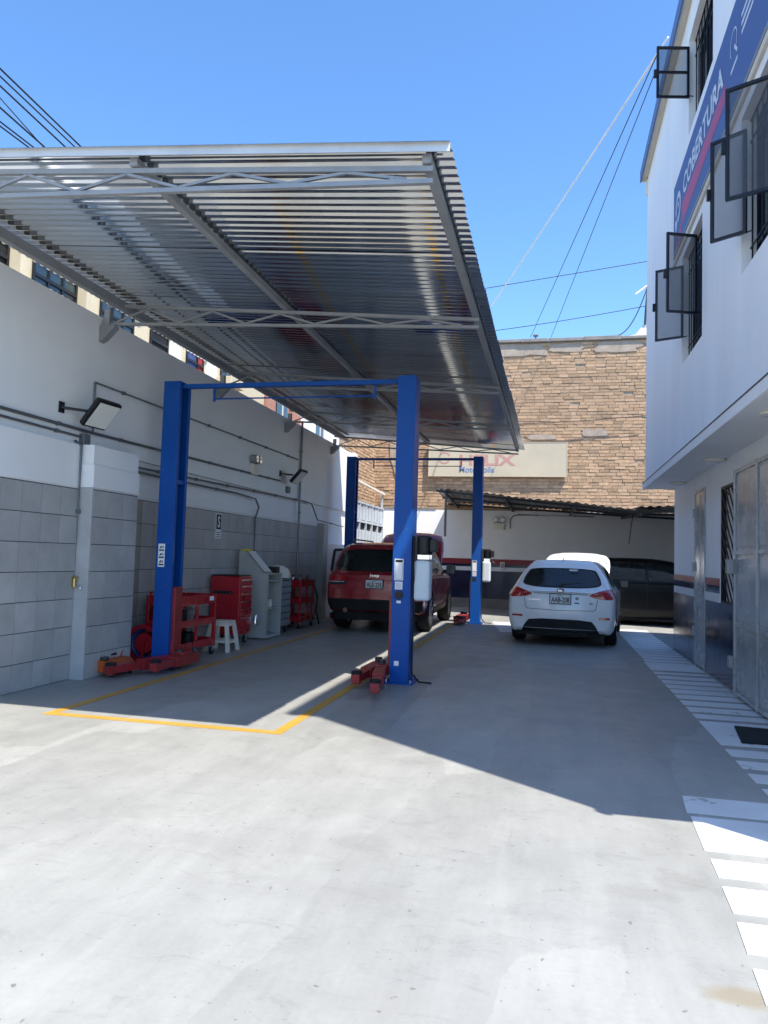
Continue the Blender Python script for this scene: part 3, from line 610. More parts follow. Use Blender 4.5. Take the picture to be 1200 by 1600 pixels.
part('roof_slab', MB().box(XO-.10, 9.2, BY0-.1, BY1+.10, PAR+.002, PAR+.05), 'cream_soffit', Rb)
part('fascia', MB().box(XO-.125, XO-.10, BY0-.12, BY1+.12, PAR-.03, PAR+.17, .004), 'fascia_blue', Rb)
part('fascia', MB().box(XO-.099, 9.2, BY1+.10, BY1+.12, PAR-.03, PAR+.17), 'building_white', Rb)
part('roof_top', MB().box(XO-.099, 9.2, BY0-.1, BY1+.098, PAR+.051, PAR+.16), 'cement', Rb)
part('gutter_outlet', MB().box(XO-.03, XO+.05, BY1+.0, BY1+.10, PAR-.30, PAR-.02, .01), 'white_plastic', Rb)
part('partition', MB().box(4.6, 4.7, BY0+.31, BY1-.31, SOF+.23, 5.84).box(4.6, 4.7, BY0+.31, BY1-.31, 6.11, PAR-.01), 'building_white', Rb)
# painted bands on the ground floor wall (cut at the door, grille and gate)
segs = [(12.03, BY1), (10.36, 11.27)]
for a, b in segs:
    part('painted_band', MB().box(XG-.004, XG, a, b, 1.215, 1.31), 'red_band', Rb); part('painted_band', MB().box(XG-.005, XG, a, b, 1.115, 1.215), 'navy', Rb); part('painted_band', MB().box(XG-.004, XG, a, b, 1.0, 1.115), 'white_band', Rb)
for a, b in ((12.03, BY1), (9.22, 11.27)): part('navy_dado', MB().box(XG-.007, XG, a, b, .01, 1.0), 'navy', Rb)
part('navy_dado', MB().box(XG, 8.9, BY1, BY1+.006, .01, 1.0), 'navy', Rb)
# narrow door
d = part('door', MB().box(XG-.012, XG+.03, 11.30, 12.0, .02, 2.55, .004), 'gate_metal', Rb, label='narrow grey metal door')
part('door_frame', MB().box(XG-.02, XG+.02, 11.27, 11.298, 0, 2.58).box(XG-.02, XG+.02, 12.002, 12.03, 0, 2.58).box(XG-.02, XG+.02, 11.298, 12.002, 2.552, 2.58), 'gate_metal', d)
for zc in (.5, 1.45, 2.25): part('hinge', cyl((XG-.03, 12.03, zc-.07), .018, .14), 'gate_metal', d, True)
part('handle', MB().box(XG-.05, XG-.013, 11.36, 11.40, 1.05, 1.20, .004), 'steel_grey', d)
part('stile', MB().box(XG-.018, XG-.012, 11.62, 11.65, .05, 2.5), 'gate_metal', d)
# grille window
g = part('window', MB().box(XG+.16, XG+.18, 9.25, 10.30, 1.0, 2.48), 'curtain', Rb, label='barred ground floor window')
part('frame', MB().box(XG+.0, XG+.06, 9.25, 10.30, 1.0, 1.03).box(XG+.0, XG+.06, 9.25, 10.30, 2.45, 2.48).box(XG+.0, XG+.06, 9.25, 9.28, 1.03, 2.45).box(XG+.0, XG+.06, 10.27, 10.30, 1.03, 2.45), 'black_metal', g)
for k in range(-6, 10):
    za = 2.60 - .17*k; p, q = (10.28, za), (9.27, za-.95); cl = []
    def clampz(p, q):
        (ya, a), (yb, b) = p, q
        def cut(zv): t = (zv-a)/(b-a); return (ya+(yb-ya)*t, zv)
        if a > 2.45: p = cut(2.45)
        if b < 1.03: q = cut(1.03)
        return p, q
    if za <= 1.05 or za-.95 >= 2.43: continue
    p, q = clampz(p, q)
    part('bar', MB().beam((XG+.006, p[0], p[1]), (XG+.006, q[0], q[1]), .014), 'black_metal', g)
for k in range(6):
    za = 1.25+.22*k; part('bar', MB().beam((XG+.004, 9.90, za), (XG+.004, 10.10, za+.10), .012), 'black_metal', g)
# casement windows
def window(Wd, label, sashes, name='window'):
    a, b, c, d = Wd; X = XO+.13
    wn = part(name, MB().box(X+.03, X+.036, a+.03, b-.03, c+.03, d-.03), 'glass', Rb, label=label)
    part('frame', MB().box(X, X+.05, a, b, c, c+.035).box(X, X+.05, a, b, d-.035, d).box(X, X+.05, a, a+.035, c+.035, d-.035).box(X, X+.05, b-.035, b, c+.035, d-.035), 'sash_frame', wn)
    for yv in (a+(b-a)*.33, a+(b-a)*.67): part('mullion', MB().box(X-.002, X+.052, yv-.018, yv+.018, c+.035, d-.035), 'sash_frame', wn)
    for zv in (c+.27, d-.20): part('transom', MB().box(X-.004, X+.054, a+.035, b-.035, zv-.016, zv+.016), 'sash_frame', wn)
    part('curtain', MB().box(X+.2, X+.21, a-.1, b+.1, c-.05, d+.05), 'curtain', wn)
    n = 9
    for k in range(n):                                # burglar bars
        yv = a+.05+(b-a-.1)*k/(n-1); part('bar', MB().box(X-.055, X-.043, yv-.006, yv+.006, c+.01, d-.01), 'black_metal', wn)
    for zv in (c+.02, c+.24, d-.22, d-.02): part('bar', MB().box(X-.059, X-.046, a+.005, b-.005, zv-.006, zv+.006), 'black_metal', wn)
    for (hx, hy, ox, oy, z0, z1, mid) in sashes:
        h, o_ = Vector((hx,hy,0)), Vector((ox,oy,0)); e = (o_-h).normalized()
        def bmz(p, q, z0_, z1_, m_, nm, par, w_=.028):
            nrm = Vector((-e.y, e.x, 0))*w_/2; P = []
            for z_ in (z0_, z1_): P += [(p+nrm)+Vector((0,0,z_)), (q+nrm)+Vector((0,0,z_)), (q-nrm)+Vector((0,0,z_)), (p-nrm)+Vector((0,0,z_))]
            return part(nm, MB().raw(P, [(3,2,1,0),(4,5,6,7),(0,1,5,4),(1,2,6,5),(2,3,7,6),(3,0,4,7)]), m_, par)
        f = .026
        # the sash: an open frame, one mesh
        sf = MB(); nrm = Vector((-e.y, e.x, 0))*.014
        def addbox(p, q, z0_, z1_):
            P = []
            for z_ in (z0_, z1_): P += [(p+nrm)+Vector((0,0,z_)), (q+nrm)+Vector((0,0,z_)), (q-nrm)+Vector((0,0,z_)), (p-nrm)+Vector((0,0,z_))]
            sf.raw(P, [(3,2,1,0),(4,5,6,7),(0,1,5,4),(1,2,6,5),(2,3,7,6),(3,0,4,7)])
        addbox(h, h+e*f, z0, z1); addbox(o_-e*f, o_, z0, z1); addbox(h+e*f, o_-e*f, z0, z0+f); addbox(h+e*f, o_-e*f, z1-f, z1)
        if mid: addbox(h+e*f, o_-e*f, (z0+z1)/2-.012, (z0+z1)/2+.012)
        so_ = part('open_sash', sf, 'sash_frame', wn)
        bmz(h+e*f*.8, o_-e*f*.8, z0+f*.8, z1-f*.8, 'pane', 'pane', so_, .005)
        part('latch', MB().box(o_.x-.035, o_.x-.0, o_.y-.02, o_.y+.02, (z0+z1)/2-.07, (z0+z1)/2+.03, .004), 'black_metal', so_)
        part('stay', MB().tube([(h.x+.05,h.y,z0+.02),(h.x-.05,(h.y+o_.y)/2,z0+.015)], .006, 6), 'black_metal', so_)
    return wn
window(W1, 'middle floor window with two tinted sashes swung open, nearest the far end', [(1.58,9.98,1.26,10.12,4.36,5.30,0), (1.58,9.06,1.23,8.93,4.36,5.30,0)])
window(W2, 'middle floor window with two tinted sashes at the picture edge', [(1.60,6.86,1.345,7.05,4.36,5.29,0), (1.62,6.08,1.30,6.24,4.36,5.28,0)])
window(W3, 'top floor window with one sash standing straight out', [(1.59,9.70,1.19,9.62,7.35,8.02,1)])
window(W4, 'top floor window above the banner', [])
part('moulding', MB().box(XO-.03, XO-.001, BY0, 10.9, 5.585, 5.63, .004), 'cream_soffit', Rb)
for ly in (10.03, 12.87, 7.0):
    l = thing('ceiling_lamp', {10.03: 'round white lamp under the overhang above the barred window', 12.87: 'round white lamp under the overhang nearest its far corner', 7.0: 'round white lamp under the overhang near the metal gate'}[ly], 'lamp', (1.97 if ly > 9 else 1.86, ly, SOF-.008), group='round lamps under the overhang')
    lx = l.location.x
    part('rim', MB().lathe([(.12,-.0),(.13,-.012),(.125,-.028)], at((lx,ly,SOF-.009)), 28), 'white_plastic', l, True); part('diffuser', MB().lathe([(.112,-.028),(.09,-.036),(.03,-.04)], at((lx,ly,SOF-.009)), 28), 'lens', l, True)

# banner
Bn = thing('banner', 'long blue banner reading COBERTURA with a red stripe on the right building', 'banner', (XO, 8, 5.7))
xb = XO-.012
part('sheet', MB().box(xb, XO-.002, 3.9, 10.86, 5.74, 6.74), 'banner_blue', Bn)
part('hem', MB().box(xb-.004, XO-.002, 3.9, 10.86, 5.725, 5.745), 'steel_grey', Bn)
part('lettering', text_mesh('COBERTURA', 2.34, .27, (xb, 10.06, 6.24), (0,-1,0), (0,0,1), .004, .03), 'banner_white', Bn)
part('red_stripe', MB().raw([(xb-.002,10.16,5.92),(xb-.002,7.60,6.02),(xb-.002,7.60,6.20),(xb-.002,10.16,6.20)], [(0,1,2,3)]).raw([(xb-.002,10.86,5.745),(xb-.002,10.3,5.745),(xb-.002,10.16,5.92),(xb-.002,10.16,6.0)], [(0,1,2,3)]) , 'banner_red', Bn)
part('lettering', text_mesh('TOTAL', 1.9, .13, (xb-.002, 9.9, 6.035), (0,-1,0), (0,0,1), .003, .02), 'banner_red', Bn) if False else None
# round arrow logo at the far end of the banner
def ring(cy, cz, r0, r1, a0, a1, n=22, sx=1.):
    mb = MB()
    for i in range(n):
        A0, A1 = math.radians(a0+(a1-a0)*i/n), math.radians(a0+(a1-a0)*(i+1)/n)
        mb.raw([(xb-.004, cy-sx*r*math.cos(a), cz+r*math.sin(a)) for a, r in ((A0,r0),(A1,r0),(A1,r1),(A0,r1))], [(0,1,2,3)])
    return mb
lg = ring(10.46, 6.30, .13, .205, -130, 200)
lg.raw([(xb-.004, 10.46+q[0], 6.30+q[1]) for q in ((.02,-.13),(.20,-.34),(.24,-.10))], [(0,1,2)]); lg.raw([(xb-.004, 10.46+q[0], 6.30+q[1]) for q in ((.0,-.04),(-.07,.05),(.05,.07))], [(0,1,2)])
part('logo', lg, 'banner_white', Bn)
ic = ring(7.28, 6.37, .12, .137, -40, 220).raw([(xb-.004,7.24,6.34),(xb-.004,7.12,6.22),(xb-.004,7.15,6.20),(xb-.004,7.26,6.31)], [(0,1,2,3)])
part('icon', ic, 'banner_white', Bn)
for (yy, zz, w_, tx) in ((7.42,6.10,.30,'SERVICIO'), (6.98,6.42,.55,'REPUESTOS'), (6.98,6.32,.45,'ORIGINALES')):
    pass
for (yy, zz, w_) in ((7.40,6.13,.26), (6.98,6.40,.40), (6.98,6.32,.34), (6.98,6.24,.40)): part('print_line', MB().box(xb-.003, xb, yy-w_, yy, zz, zz+.035), 'banner_white', Bn)
part('icon', ring(6.3, 6.37, .12, .137, 0, 360), 'banner_white', Bn)

# big grey metal gate folded against the building
Mg = thing('sheet_metal_gate', 'tall grey sheet metal gate leaf folded against the right building', 'gate', (2.05, 8, 0))
part('leaf', MB().box(2.03, 2.06, 5.9, 9.20, .03, 2.56, .004), 'gate_metal', Mg)
for yv in (5.95, 7.05, 8.22, 9.17): part('stile', MB().box(2.005, 2.03, yv-.03, yv+.03, .03, 2.57, .004), 'gate_metal', Mg)
for zv in (.06, .82, 1.62, 2.54): part('rail', MB().box(2.012, 2.029, 5.9, 9.15, zv-.022, zv+.022, .003), 'gate_metal', Mg)
for (a, b) in ((8.28,9.11),(7.11,8.16),(6.01,6.99)):
    for (c, d) in ((.12,.76),(.88,1.56),(1.68,2.48)): part('panel', MB().box(2.022, 2.031, a, b, c, d, .004), 'gate_metal', Mg)
part('lock_box', MB().box(1.93, 2.005, 9.12, 9.24, 1.38, 1.55, .01), 'steel_grey', Mg); part('lock_box', MB().box(1.95, 2.005, 9.13, 9.24, .33, .46, .01), 'steel_grey', Mg)
solo('floor_mat', MB().prism([(1.55,6.80),(2.03,6.80),(2.03,7.42),(1.64,7.47)], .0045, .018, 'z'), 'doormat', (1.8,7.1,.0045), 'dark floor mat on the white hatching by the metal gate', 'mat')

# ------------------------------------------------------------------ neighbours beyond the left wall
XA = -10.0
Ap = thing('apartment_house', 'cream apartment house with dark windows glimpsed over the left wall under the canopy', 'house', (XA-2, 14, 0))
part('wall', MB().box(XA-4, XA, -4, 24.5, 0, 8.4), 'cream_facade', Ap)
def awin(y0, y1, kind='glass', frames=2):
    f = part('window', MB().box(XA+.0, XA+.03, y0, y1, 5.6, 7.7), kind, Ap)
    for k in range(frames+1): yv = y0+(y1-y0)*k/frames; part('frame', MB().box(XA+.03, XA+.06, yv-.03, yv+.03, 5.6, 7.7), 'black_metal', f)
    part('frame', MB().box(XA+.03, XA+.065, y0, y1, 6.75, 6.82), 'black_metal', f)
    part('lintel', MB().box(XA, XA+.35, y0-.1, y1+.1, 7.7, 7.85), 'cream_facade', f)
awin(9.6, 11.7, 'dark_void'); awin(12.42, 13.75, 'glass', 3); awin(14.66, 15.98, 'glass', 3); awin(16.8, 17.65, 'dark_void', 1); awin(18.72, 19.3, 'curtain_blue', 1); awin(19.32, 19.7, 'curtain_red', 1); awin(20.9, 22.2, 'glass', 2)
for yv in (11.75, 13.78, 17.75, 19.95): part('pilaster', MB().box(XA, XA+.28, yv, yv+.16, 4.8, 8.3), 'white_wall' if yv > 17 else 'cream_facade', Ap)
part('balcony', MB().box(XA, XA+.8, 20.0, 20.9, 6.35, 6.6, .01), 'cream_facade', Ap)
t = thing('laundry', 'small coloured laundry hanging at the cream apartment house window', 'laundry', (XA+.1, 13.2, 6.6))
for k in range(4): part('garment', MB().prism([(12.85+.18*k,6.62),(12.98+.18*k,6.60),(12.99+.18*k,6.42-.03*(k%2)),(12.91+.18*k,6.38),(12.84+.18*k,6.45)], XA+.09, XA+.11, 'x'), 'laundry' if k % 2 else 'white_paper', t)
part('line', MB().tube([(XA+.1,12.6,6.62),(XA+.1,13.7,6.62)], .006, 5), 'cable', t)
Pk = thing('pink_brick_house', 'pinkish brick house glimpsed over the far end of the left wall', 'house', (XA-2, 30, 0))
part('wall', MB().box(XA-4, XA+.1, 24.6, 48, 0, 8.2), 'pink_brick', Pk); part('white_render', MB().box(XA+.1, XA+.14, 28.2, 34, 4.5, 8.2), 'white_wall', Pk)
for yv in (25.4, 30, 35.5): f = part('window', MB().box(XA+.1, XA+.15, yv, yv+1.1, 5.9, 7.3), 'glass', Pk); part('frame', MB().box(XA+.15, XA+.18, yv-.06, yv+1.16, 5.84, 5.92).box(XA+.15, XA+.18, yv+.52, yv+.58, 5.92, 7.3), 'white_plastic', f)

# ------------------------------------------------------------------ overhead wires
def wire(pts, r, label, m='cable', sag=0., group=None):
    a, b = Vector(pts[0]), Vector(pts[-1]); n = 14; P = []
    for i in range(n+1): t = i/n; p = a.lerp(b, t); p.z -= 4*sag*t*(1-t); P.append(p)
    solo('overhead_wire', MB().tube(P, r, 5), m, tuple(a), label, 'wire', group)
# bundle over the left wall, along the street
words = ['highest', 'second', 'third', 'fourth', 'fifth', 'sixth', 'lowest']
for k, (v0, u1, r) in enumerate(((107,120,.014), (119,110,.012), (134,95,.014), (153,62,.008), (168,62,.014), (190,43,.012), (197,35,.012))):
    xw = -7.6 - .12*(k % 3)
    p = px(0, v0, xw); q = px(u1, 223, xw); d = (q-p); wire([p-d*2.2, p+d*2.6], r, words[k]+' black wire of the bundle in the sky above the left end of the canopy', group='street wires upper left')
a = Vector((XO-.2, 10.9, PAR+.25)); 
wire([py(1044,58,11.0), py(768,478,24.0)], .017, 'thick white cable slanting from the right building roof to the canopy corner', 'rope_white', .05)
wire([py(1030,78,11.0), py(829,527,24.0)], .008, 'left of the two thin dark wires slanting down to the brick wall')
wire([py(1024,112,13.0), py(861,527,24.0)], .008, 'right of the two thin dark wires slanting down to the brick wall')
wire([py(690,462,30), py(1080,397,30)], .014, 'upper near level wire crossing the sky above the brick wall')
wire([py(690,527,30), py(1080,464,30)], .014, 'lower near level wire crossing the sky just above the brick wall', sag=.12)
wire([py(755,664,23.1), py(1012,649,23.1)], .010, 'thin dark cable strung low across the face of the brick wall', sag=.05)
wire([Vector((2.72,YB+.25,10.0)), py(965,524,YB+.1)], .015, 'drooping aerial lead from the antenna mast to the brick wall coping', sag=.35)

# ------------------------------------------------------------------ two post lifts
def lift(Y, H, label, name='two_post_lift', front=True):
    t = thing(name, label, 'car lift', (-3.2, Y, 0), group='blue two post lifts')
    XL0, XL1, XR0, XR1 = -4.865, -4.64, -1.82, -1.60
    for side, (a, b) in ((-1, (XL0, XL1)), (1, (XR0, XR1))):
        back = a if side < 0 else b; op = b if side < 0 else a; s = 1 if side < 0 else -1
        c = MB(); D = .30; y0, y1 = Y-.02, Y-.02+D
        c.box(back, back+s*.014, y0, y1, .02, H, .002); c.box(back+s*.0141, op, y0, y0+.014, .02, H, .002); c.box(back+s*.0141, op, y1-.014, y1, .02, H, .002)
        c.box(op-s*.02, op, y0+.0141, y0+.055, .02, H); c.box(op-s*.02, op, y1-.055, y1-.0141, .02, H)
        col = part('column', c, 'lift_blue', t)
        part('base_plate', MB().box(a-.06, b+.06, y0-.06, y1+.06, .001, .02, .003), 'lift_blue', col)
        for bx, by in ((a-.03,y0-.03),(b+.03,y0-.03),(a-.03,y1+.03),(b+.03,y1+.03)): part('anchor_bolt', cyl((bx,by,.02), .014, .035, n=8), 'chrome', col, True)
        part('column_cap', MB().box(a, b, y0, y1, H, H+.012), 'lift_blue', col)
        part('cross_brace', MB().box(back+s*.0142, op-s*.02, y0+.0142, y1-.0142, 2.30 if front else 2.5, 2.36 if front else 2.56), 'lift_blue', col)
        xin = op
        part('carriage', MB().box(back+s*.05, op+s*.04, y0+.06, y1-.06, .10, 1.0, .006), 'lift_red', t)
        cr = part('carriage_foot', MB().box(op+s*.0405, op+s*.20, y0+.02, y1-.02, .07, .20, .01), 'lift_red', t)
        part('cylinder', cyl((back+s*.10, Y+.13, 1.0), .03, H-1.3), 'steel_dark', t, True)
        def arm(p, q, nm='arm'):
            p, q = Vector(p), Vector(q); d = (q-p).normalized(); m = p+(q-p)*.55
            A_ = part(nm, MB().beam(p, m+d*.05, .13, .12), 'lift_red', t); part('extension', MB().beam(m-d*.05, q+d*.06, .095, .085), 'lift_red', A_)
            part('pivot_pin', cyl((p.x,p.y,p.z+.061), .045, .05, n=14), 'steel_dark', A_, True); part('lift_pad', cyl((q.x,q.y,q.z+.043), .062, .03, n=18), 'rubber', A_, True); part('pad_stem', cyl((q.x,q.y,q.z-.06), .05, .016, n=14), 'lift_red', A_, True)
        if side < 0:
            arm((op+s*.13, Y+.05, .12), (-4.80, Y-1.0, .11)) ; arm((op+s*.20, Y+.32, .12), (-4.47, Y-.60, .11))
        else:
            arm((op-.13, Y+.15, .13), (-1.76, Y-1.0, .12) if front else (-1.95, Y-.7, .12)); arm((op-.22, Y+.36, .13), (-2.08, Y-.52, .12))
    part('overhead_beam', MB().box(XL1-.03, XR0+.03, Y+.06, Y+.14, H-.065, H-.012, .004), 'lift_blue', t)
    sb = part('sensor_bar', MB().tube([(XL1+.42, Y+.09, H-.205), (XR0-.30, Y+.09, H-.205)], .010, 8), 'lift_blue', t, True)
    for xv in (XL1+.42, XR0-.30): part('hanger', MB().box(xv-.012, xv+.012, Y+.075, Y+.105, H-.24, H-.076), 'lift_blue', sb)
    # power unit on the right column
    pu = part('power_unit', MB().box(XR1+.001, XR1+.06, Y+.03, Y+.20, 1.38, 1.72, .006), 'steel_dark', t)
    part('motor', MB().lathe([(.07,0),(.095,.01),(.095,.20),(.06,.215)], at((XR1+.13,Y+.10,1.50)), 20), 'black_plastic', pu, True)
    for k in range(7): part('cooling_fin', MB().lathe([(.102,0),(.102,.008)], at((XR1+.13,Y+.10,1.515+.026*k)), 20), 'black_plastic', pu)
    part('switch_box', MB().box(XR1+.21, XR1+.29, Y+.0, Y+.14, 1.53, 1.68, .01), 'black_plastic', pu)
    part('pump_block', MB().box(XR1+.06, XR1+.21, Y+.02, Y+.18, 1.435, 1.50, .008), 'chrome', pu)
    part('oil_tank', MB().box(XR1+.03, XR1+.22, Y-.01, Y+.19, .96, 1.43, .035), 'tank_plastic', pu)
    part('release_lever', MB().tube([(XR1+.24,Y+.05,1.47),(XR1+.31,Y+.0,1.40)], .008, 6), 'chrome', pu, True)
    part('hose', MB().tube([(XR1+.02,Y+.02,1.70),(XR1+.03,Y-.03,1.55),(XR1+.03,Y-.035,1.35),(XR1+.035,Y+.01,1.15),(XR1+.03,Y+.02,.6),(XR1+.025,Y+.01,.28),(XR1+.04,Y+.0,.12),(XR1+.12,Y+.02,.03),(XR1+.26,Y+.06,.018)], .011, 7), 'rubber', t, True)
    # stickers
    yf = Y-.0205
    def sticker(x0, x1, z0, z1, m='white_paper'): return part('sticker', MB().box(x0, x1, yf-.0025, yf, z0, z1), m, t)
    s1 = sticker(-1.795, -1.69, 1.19, 1.44); part('print', MB().box(-1.785, -1.70, yf-.004, yf-.0025, 1.40, 1.43), 'ink', s1)
    part('print', MB().box(-1.785,-1.782,yf-.004,yf-.0025,1.205,1.39).box(-1.703,-1.70,yf-.004,yf-.0025,1.205,1.39).box(-1.785,-1.70,yf-.004,yf-.0025,1.202,1.205), 'ink', s1)
    s2 = sticker(-1.785, -1.695, 1.085, 1.175)
    for k in range(3): part('print', MB().box(-1.778, -1.705, yf-.004, yf-.0025, 1.10+.022*k, 1.107+.022*k), 'steel_grey', s2)
    if front:
        part('latch_cover', cyl((-1.735, yf-.02, 1.02), .05, .02, 'y', 20), 'black_plastic', t, True); sticker(-1.76, -1.71, .925, .955); sticker(-1.77, -1.715, .205, .26)
        s3 = sticker(-4.835, -4.745, 1.25, 1.54)
        for k in range(3):
            zc = 1.27+.09*k; part('print', MB().box(-4.825,-4.755,yf-.004,yf-.0025,zc,zc+.018), 'ink', s3); part('print', MB().raw([(-4.82,yf-.004,zc+.03),(-4.80,yf-.004,zc+.03),(-4.775,yf-.004,zc+.065),(-4.80,yf-.004,zc+.06)], [(0,1,2,3)]).raw([(-4.785,yf-.004,zc+.03),(-4.76,yf-.004,zc+.04),(-4.765,yf-.004,zc+.065)], [(0,1,2)]), 'ink', s3)
    else:
        part('latch_slot', MB().box(-1.79, -1.70, yf-.003, yf, .97, 1.06), 'ink', t)
    return t
lift(8.60, 3.60, 'nearer blue two post car lift with red arms standing empty under the canopy')
lift(17.30, 3.84, 'farther blue two post car lift with the red car parked between its columns', front=False)

# ------------------------------------------------------------------ workshop things along the left wall
# hose reel
t = thing('hose_reel', 'red rimmed reel of blue hose on the floor behind the near lift column', 'hose reel', (-5.14, 8.95, 0))
for yv in (8.82, 9.06): part('rim', MB().lathe([(.19,-.012),(.24,-.015),(.245,.0),(.24,.015),(.19,.012)], at((-5.12,yv,.255), TY), 28, closed=True), 'tool_red', t, True)
for k in range(5): part('hose', MB().lathe([(.19+.014*math.cos(a*.9), .014*math.sin(a*.9)) for a in range(7)], at((-5.12,8.865+.037*k,.255), TY), 24, closed=True), 'hose_blue', t, True)
part('drum', cyl((-5.12,8.83,.255), .13, .22, 'y', 20), 'tool_red', t, True)
part('stand', MB().box(-5.3,-4.94,8.80,8.83,.001,.03).box(-5.3,-4.94,9.05,9.08,.001,.03).box(-5.14,-5.10,8.795,8.815,.03,.27).box(-5.14,-5.10,9.075,9.095,.03,.27), 'tool_red', t)
# orange jack
t = thing('trolley_jack', 'small orange trolley jack lying by the arms of the near lift', 'jack', (-5.0, 7.95, 0))
part('chassis', MB().prism([(-5.13,.05),(-4.86,.05),(-4.84,.10),(-4.92,.17),(-5.10,.19)], 7.70, 8.20, 'y'), 'orange', t)
part('handle_socket', MB().tube([(-5.05,8.15,.16),(-5.06,8.22,.26)], .03, 10), 'orange', t, True); part('saddle', cyl((-5.0,7.78,.185), .05, .03), 'steel_dark', t, True)
part('handle', MB().tube([(-5.10,7.72,.20),(-5.02,8.05,.22)], .014, 8), 'black_metal', t, True)
for yv in (7.74, 8.12):
    for xv in (-5.15, -4.87): part('wheel', cyl((xv-.015,yv,.04), .038, .03, 'x', 14), 'steel_dark', t, True)
# red tool cart
def tool_cart(x0, x1, y0, y1, H, label, m='tool_red'):
    t = thing('tool_cart', label, 'tool cart', ((x0+x1)/2, (y0+y1)/2, 0), group='red open tool carts')
    for xv in (x0, x1-.045):
        for yv in (y0, y1-.045): part('leg', MB().box(xv, xv+.045, yv, yv+.045, .12, H-.001, .004), m, t)
    for z0_, z1_ in ((.14,.24), (H*.52,H*.52+.09), (H-.13,H)):
        tr = part('tray', MB().box(x0+.046, x1-.046, y0+.046, y1-.046, z0_, z0_+.012), m, t)
        part('tray_lip', MB().box(x0+.0455,x1-.0455,y0+.002,y0+.014,z0_,z1_).box(x0+.0455,x1-.0455,y1-.014,y1-.002,z0_,z1_).box(x0+.002,x0+.014,y0+.0455,y1-.0455,z0_,z1_).box(x1-.014,x1-.002,y0+.0455,y1-.0455,z0_,z1_), m, tr)
    part('mid_post', MB().box(x1-.02, x1-.003, (y0*.55+y1*.45)-.04, (y0*.55+y1*.45)+.04, .25, H-.135), m, t)
    part('rear_panel', MB().box(x0+.016, x0+.022, y0+.05, y1-.05, .25, H-.14), m, t)
    for xv in (x0+.03, x1-.03):
        for yv in (y0+.05, y1-.05): part('caster', cyl((xv-.015,yv,.055), .054, .03, 'x', 16), 'rubber', t, True); part('caster_fork', MB().box(xv-.022,xv+.022,yv-.02,yv+.02,.055,.125), 'steel_grey', t)
    return t
t = tool_cart(-5.20, -4.70, 8.98, 10.05, .86, 'red open tool cart with shelves behind the near left lift column')
part('sticker', MB().box(-4.7015,-4.699,9.82,9.95,.77,.83), 'white_paper', t); part('push_handle', MB().tube([(-5.12,9.0,.80),(-5.12,8.93,.90),(-4.78,8.93,.90),(-4.78,9.0,.80)], .012, 8), 'tool_red', t, True)
for (nm, pts, r, m, lab, cat) in (('oil_can', (-4.98,9.75,.46), .075, 'grey_cabinet', 'grey round can on the middle shelf of the red tool cart', 'can'), ('grease_tub', (-4.95,9.45,.46), .09, 'black_plastic', 'dark tub on the middle shelf of the red tool cart', 'tub'), ('black_box', (-4.95,9.7,.153), .10, 'black_plastic', 'dark tub on the bottom shelf of the red tool cart', 'tub')):
    z0_ = .153 if nm == 'black_box' else .4595
    c = thing(nm, lab, cat, (pts[0],pts[1],z0_)); part('body', MB().lathe([(r*.9,0),(r,.01),(r,.17),(r*.6,.185),(r*.6,.2)], at((pts[0],pts[1],z0_)), 18), m, c, True); part('lid', cyl((pts[0],pts[1],z0_+.2), r*.62, .02), 'steel_grey', c, True)
# plastic stool
t = thing('plastic_stool', 'white plastic stool between the red tool cart and the red cabinet', 'stool', (-4.78, 10.45, 0))
sx, sy = -4.78, 10.45
part('seat', MB().box(sx-.15, sx+.15, sy-.15, sy+.15, .415, .445, .012), 'white_plastic', t); part('rim', MB().box(sx-.145,sx+.145,sy-.145,sy-.128,.37,.414).box(sx-.145,sx+.145,sy+.128,sy+.145,.37,.414).box(sx-.145,sx-.128,sy-.127,sy+.127,.37,.414).box(sx+.128,sx+.145,sy-.127,sy+.127,.37,.414), 'white_plastic', t)
for a in (-1, 1):
    for b in (-1, 1):
        part('leg', MB().raw([(sx+a*(.125+q*.055)+dx, sy+b*(.125+q*.055)+dy, .40*(1-q)+.001) for q in (0,1) for dx, dy in ((-.025,-.025),(.025,-.025),(.025,.025),(-.025,.025))], [(0,1,2,3),(7,6,5,4),(0,4,5,1),(1,5,6,2),(2,6,7,3),(3,7,4,0)]), 'white_plastic', t)
for s_ in (-1, 1): part('stretcher', MB().box(sx-.135,sx+.135,sy+s_*.155-.008,sy+s_*.155+.008,.13,.165), 'white_plastic', t); part('stretcher', MB().box(sx+s_*.155-.008,sx+s_*.155+.008,sy-.135,sy+.135,.12,.155), 'white_plastic', t)
# red tool cabinet
t = thing('tool_cabinet', 'tall red drawer cabinet on casters beside the white stool', 'tool cabinet', (-5.05, 11.35, 0))
cb = part('carcass', MB().box(-5.30, -4.80, 11.08, 11.55, .16, 1.08, .008), 'tool_red', t); part('top_tray', MB().box(-5.29,-4.81,11.09,11.54,1.081,1.10,.004), 'black_plastic', t)
part('side_slot', MB().box(-5.24, -4.92, 11.076, 11.079, .80, .85), 'ink', t); part('slot_knob', cyl((-4.95,11.06,.825), .01, .016, 'y', 10), 'chrome', t, True)
zc = .24
for k in range(6):
    h = (.20,.12,.11,.11,.11,.09)[k]; dr = part('drawer', MB().box(-4.799, -4.782, 11.10, 11.53, zc, zc+h, .004), 'tool_red', t); part('handle', MB().box(-4.782, -4.764, 11.11, 11.52, zc+h-.028, zc+h-.012, .003), 'chrome', dr); zc += h+.012
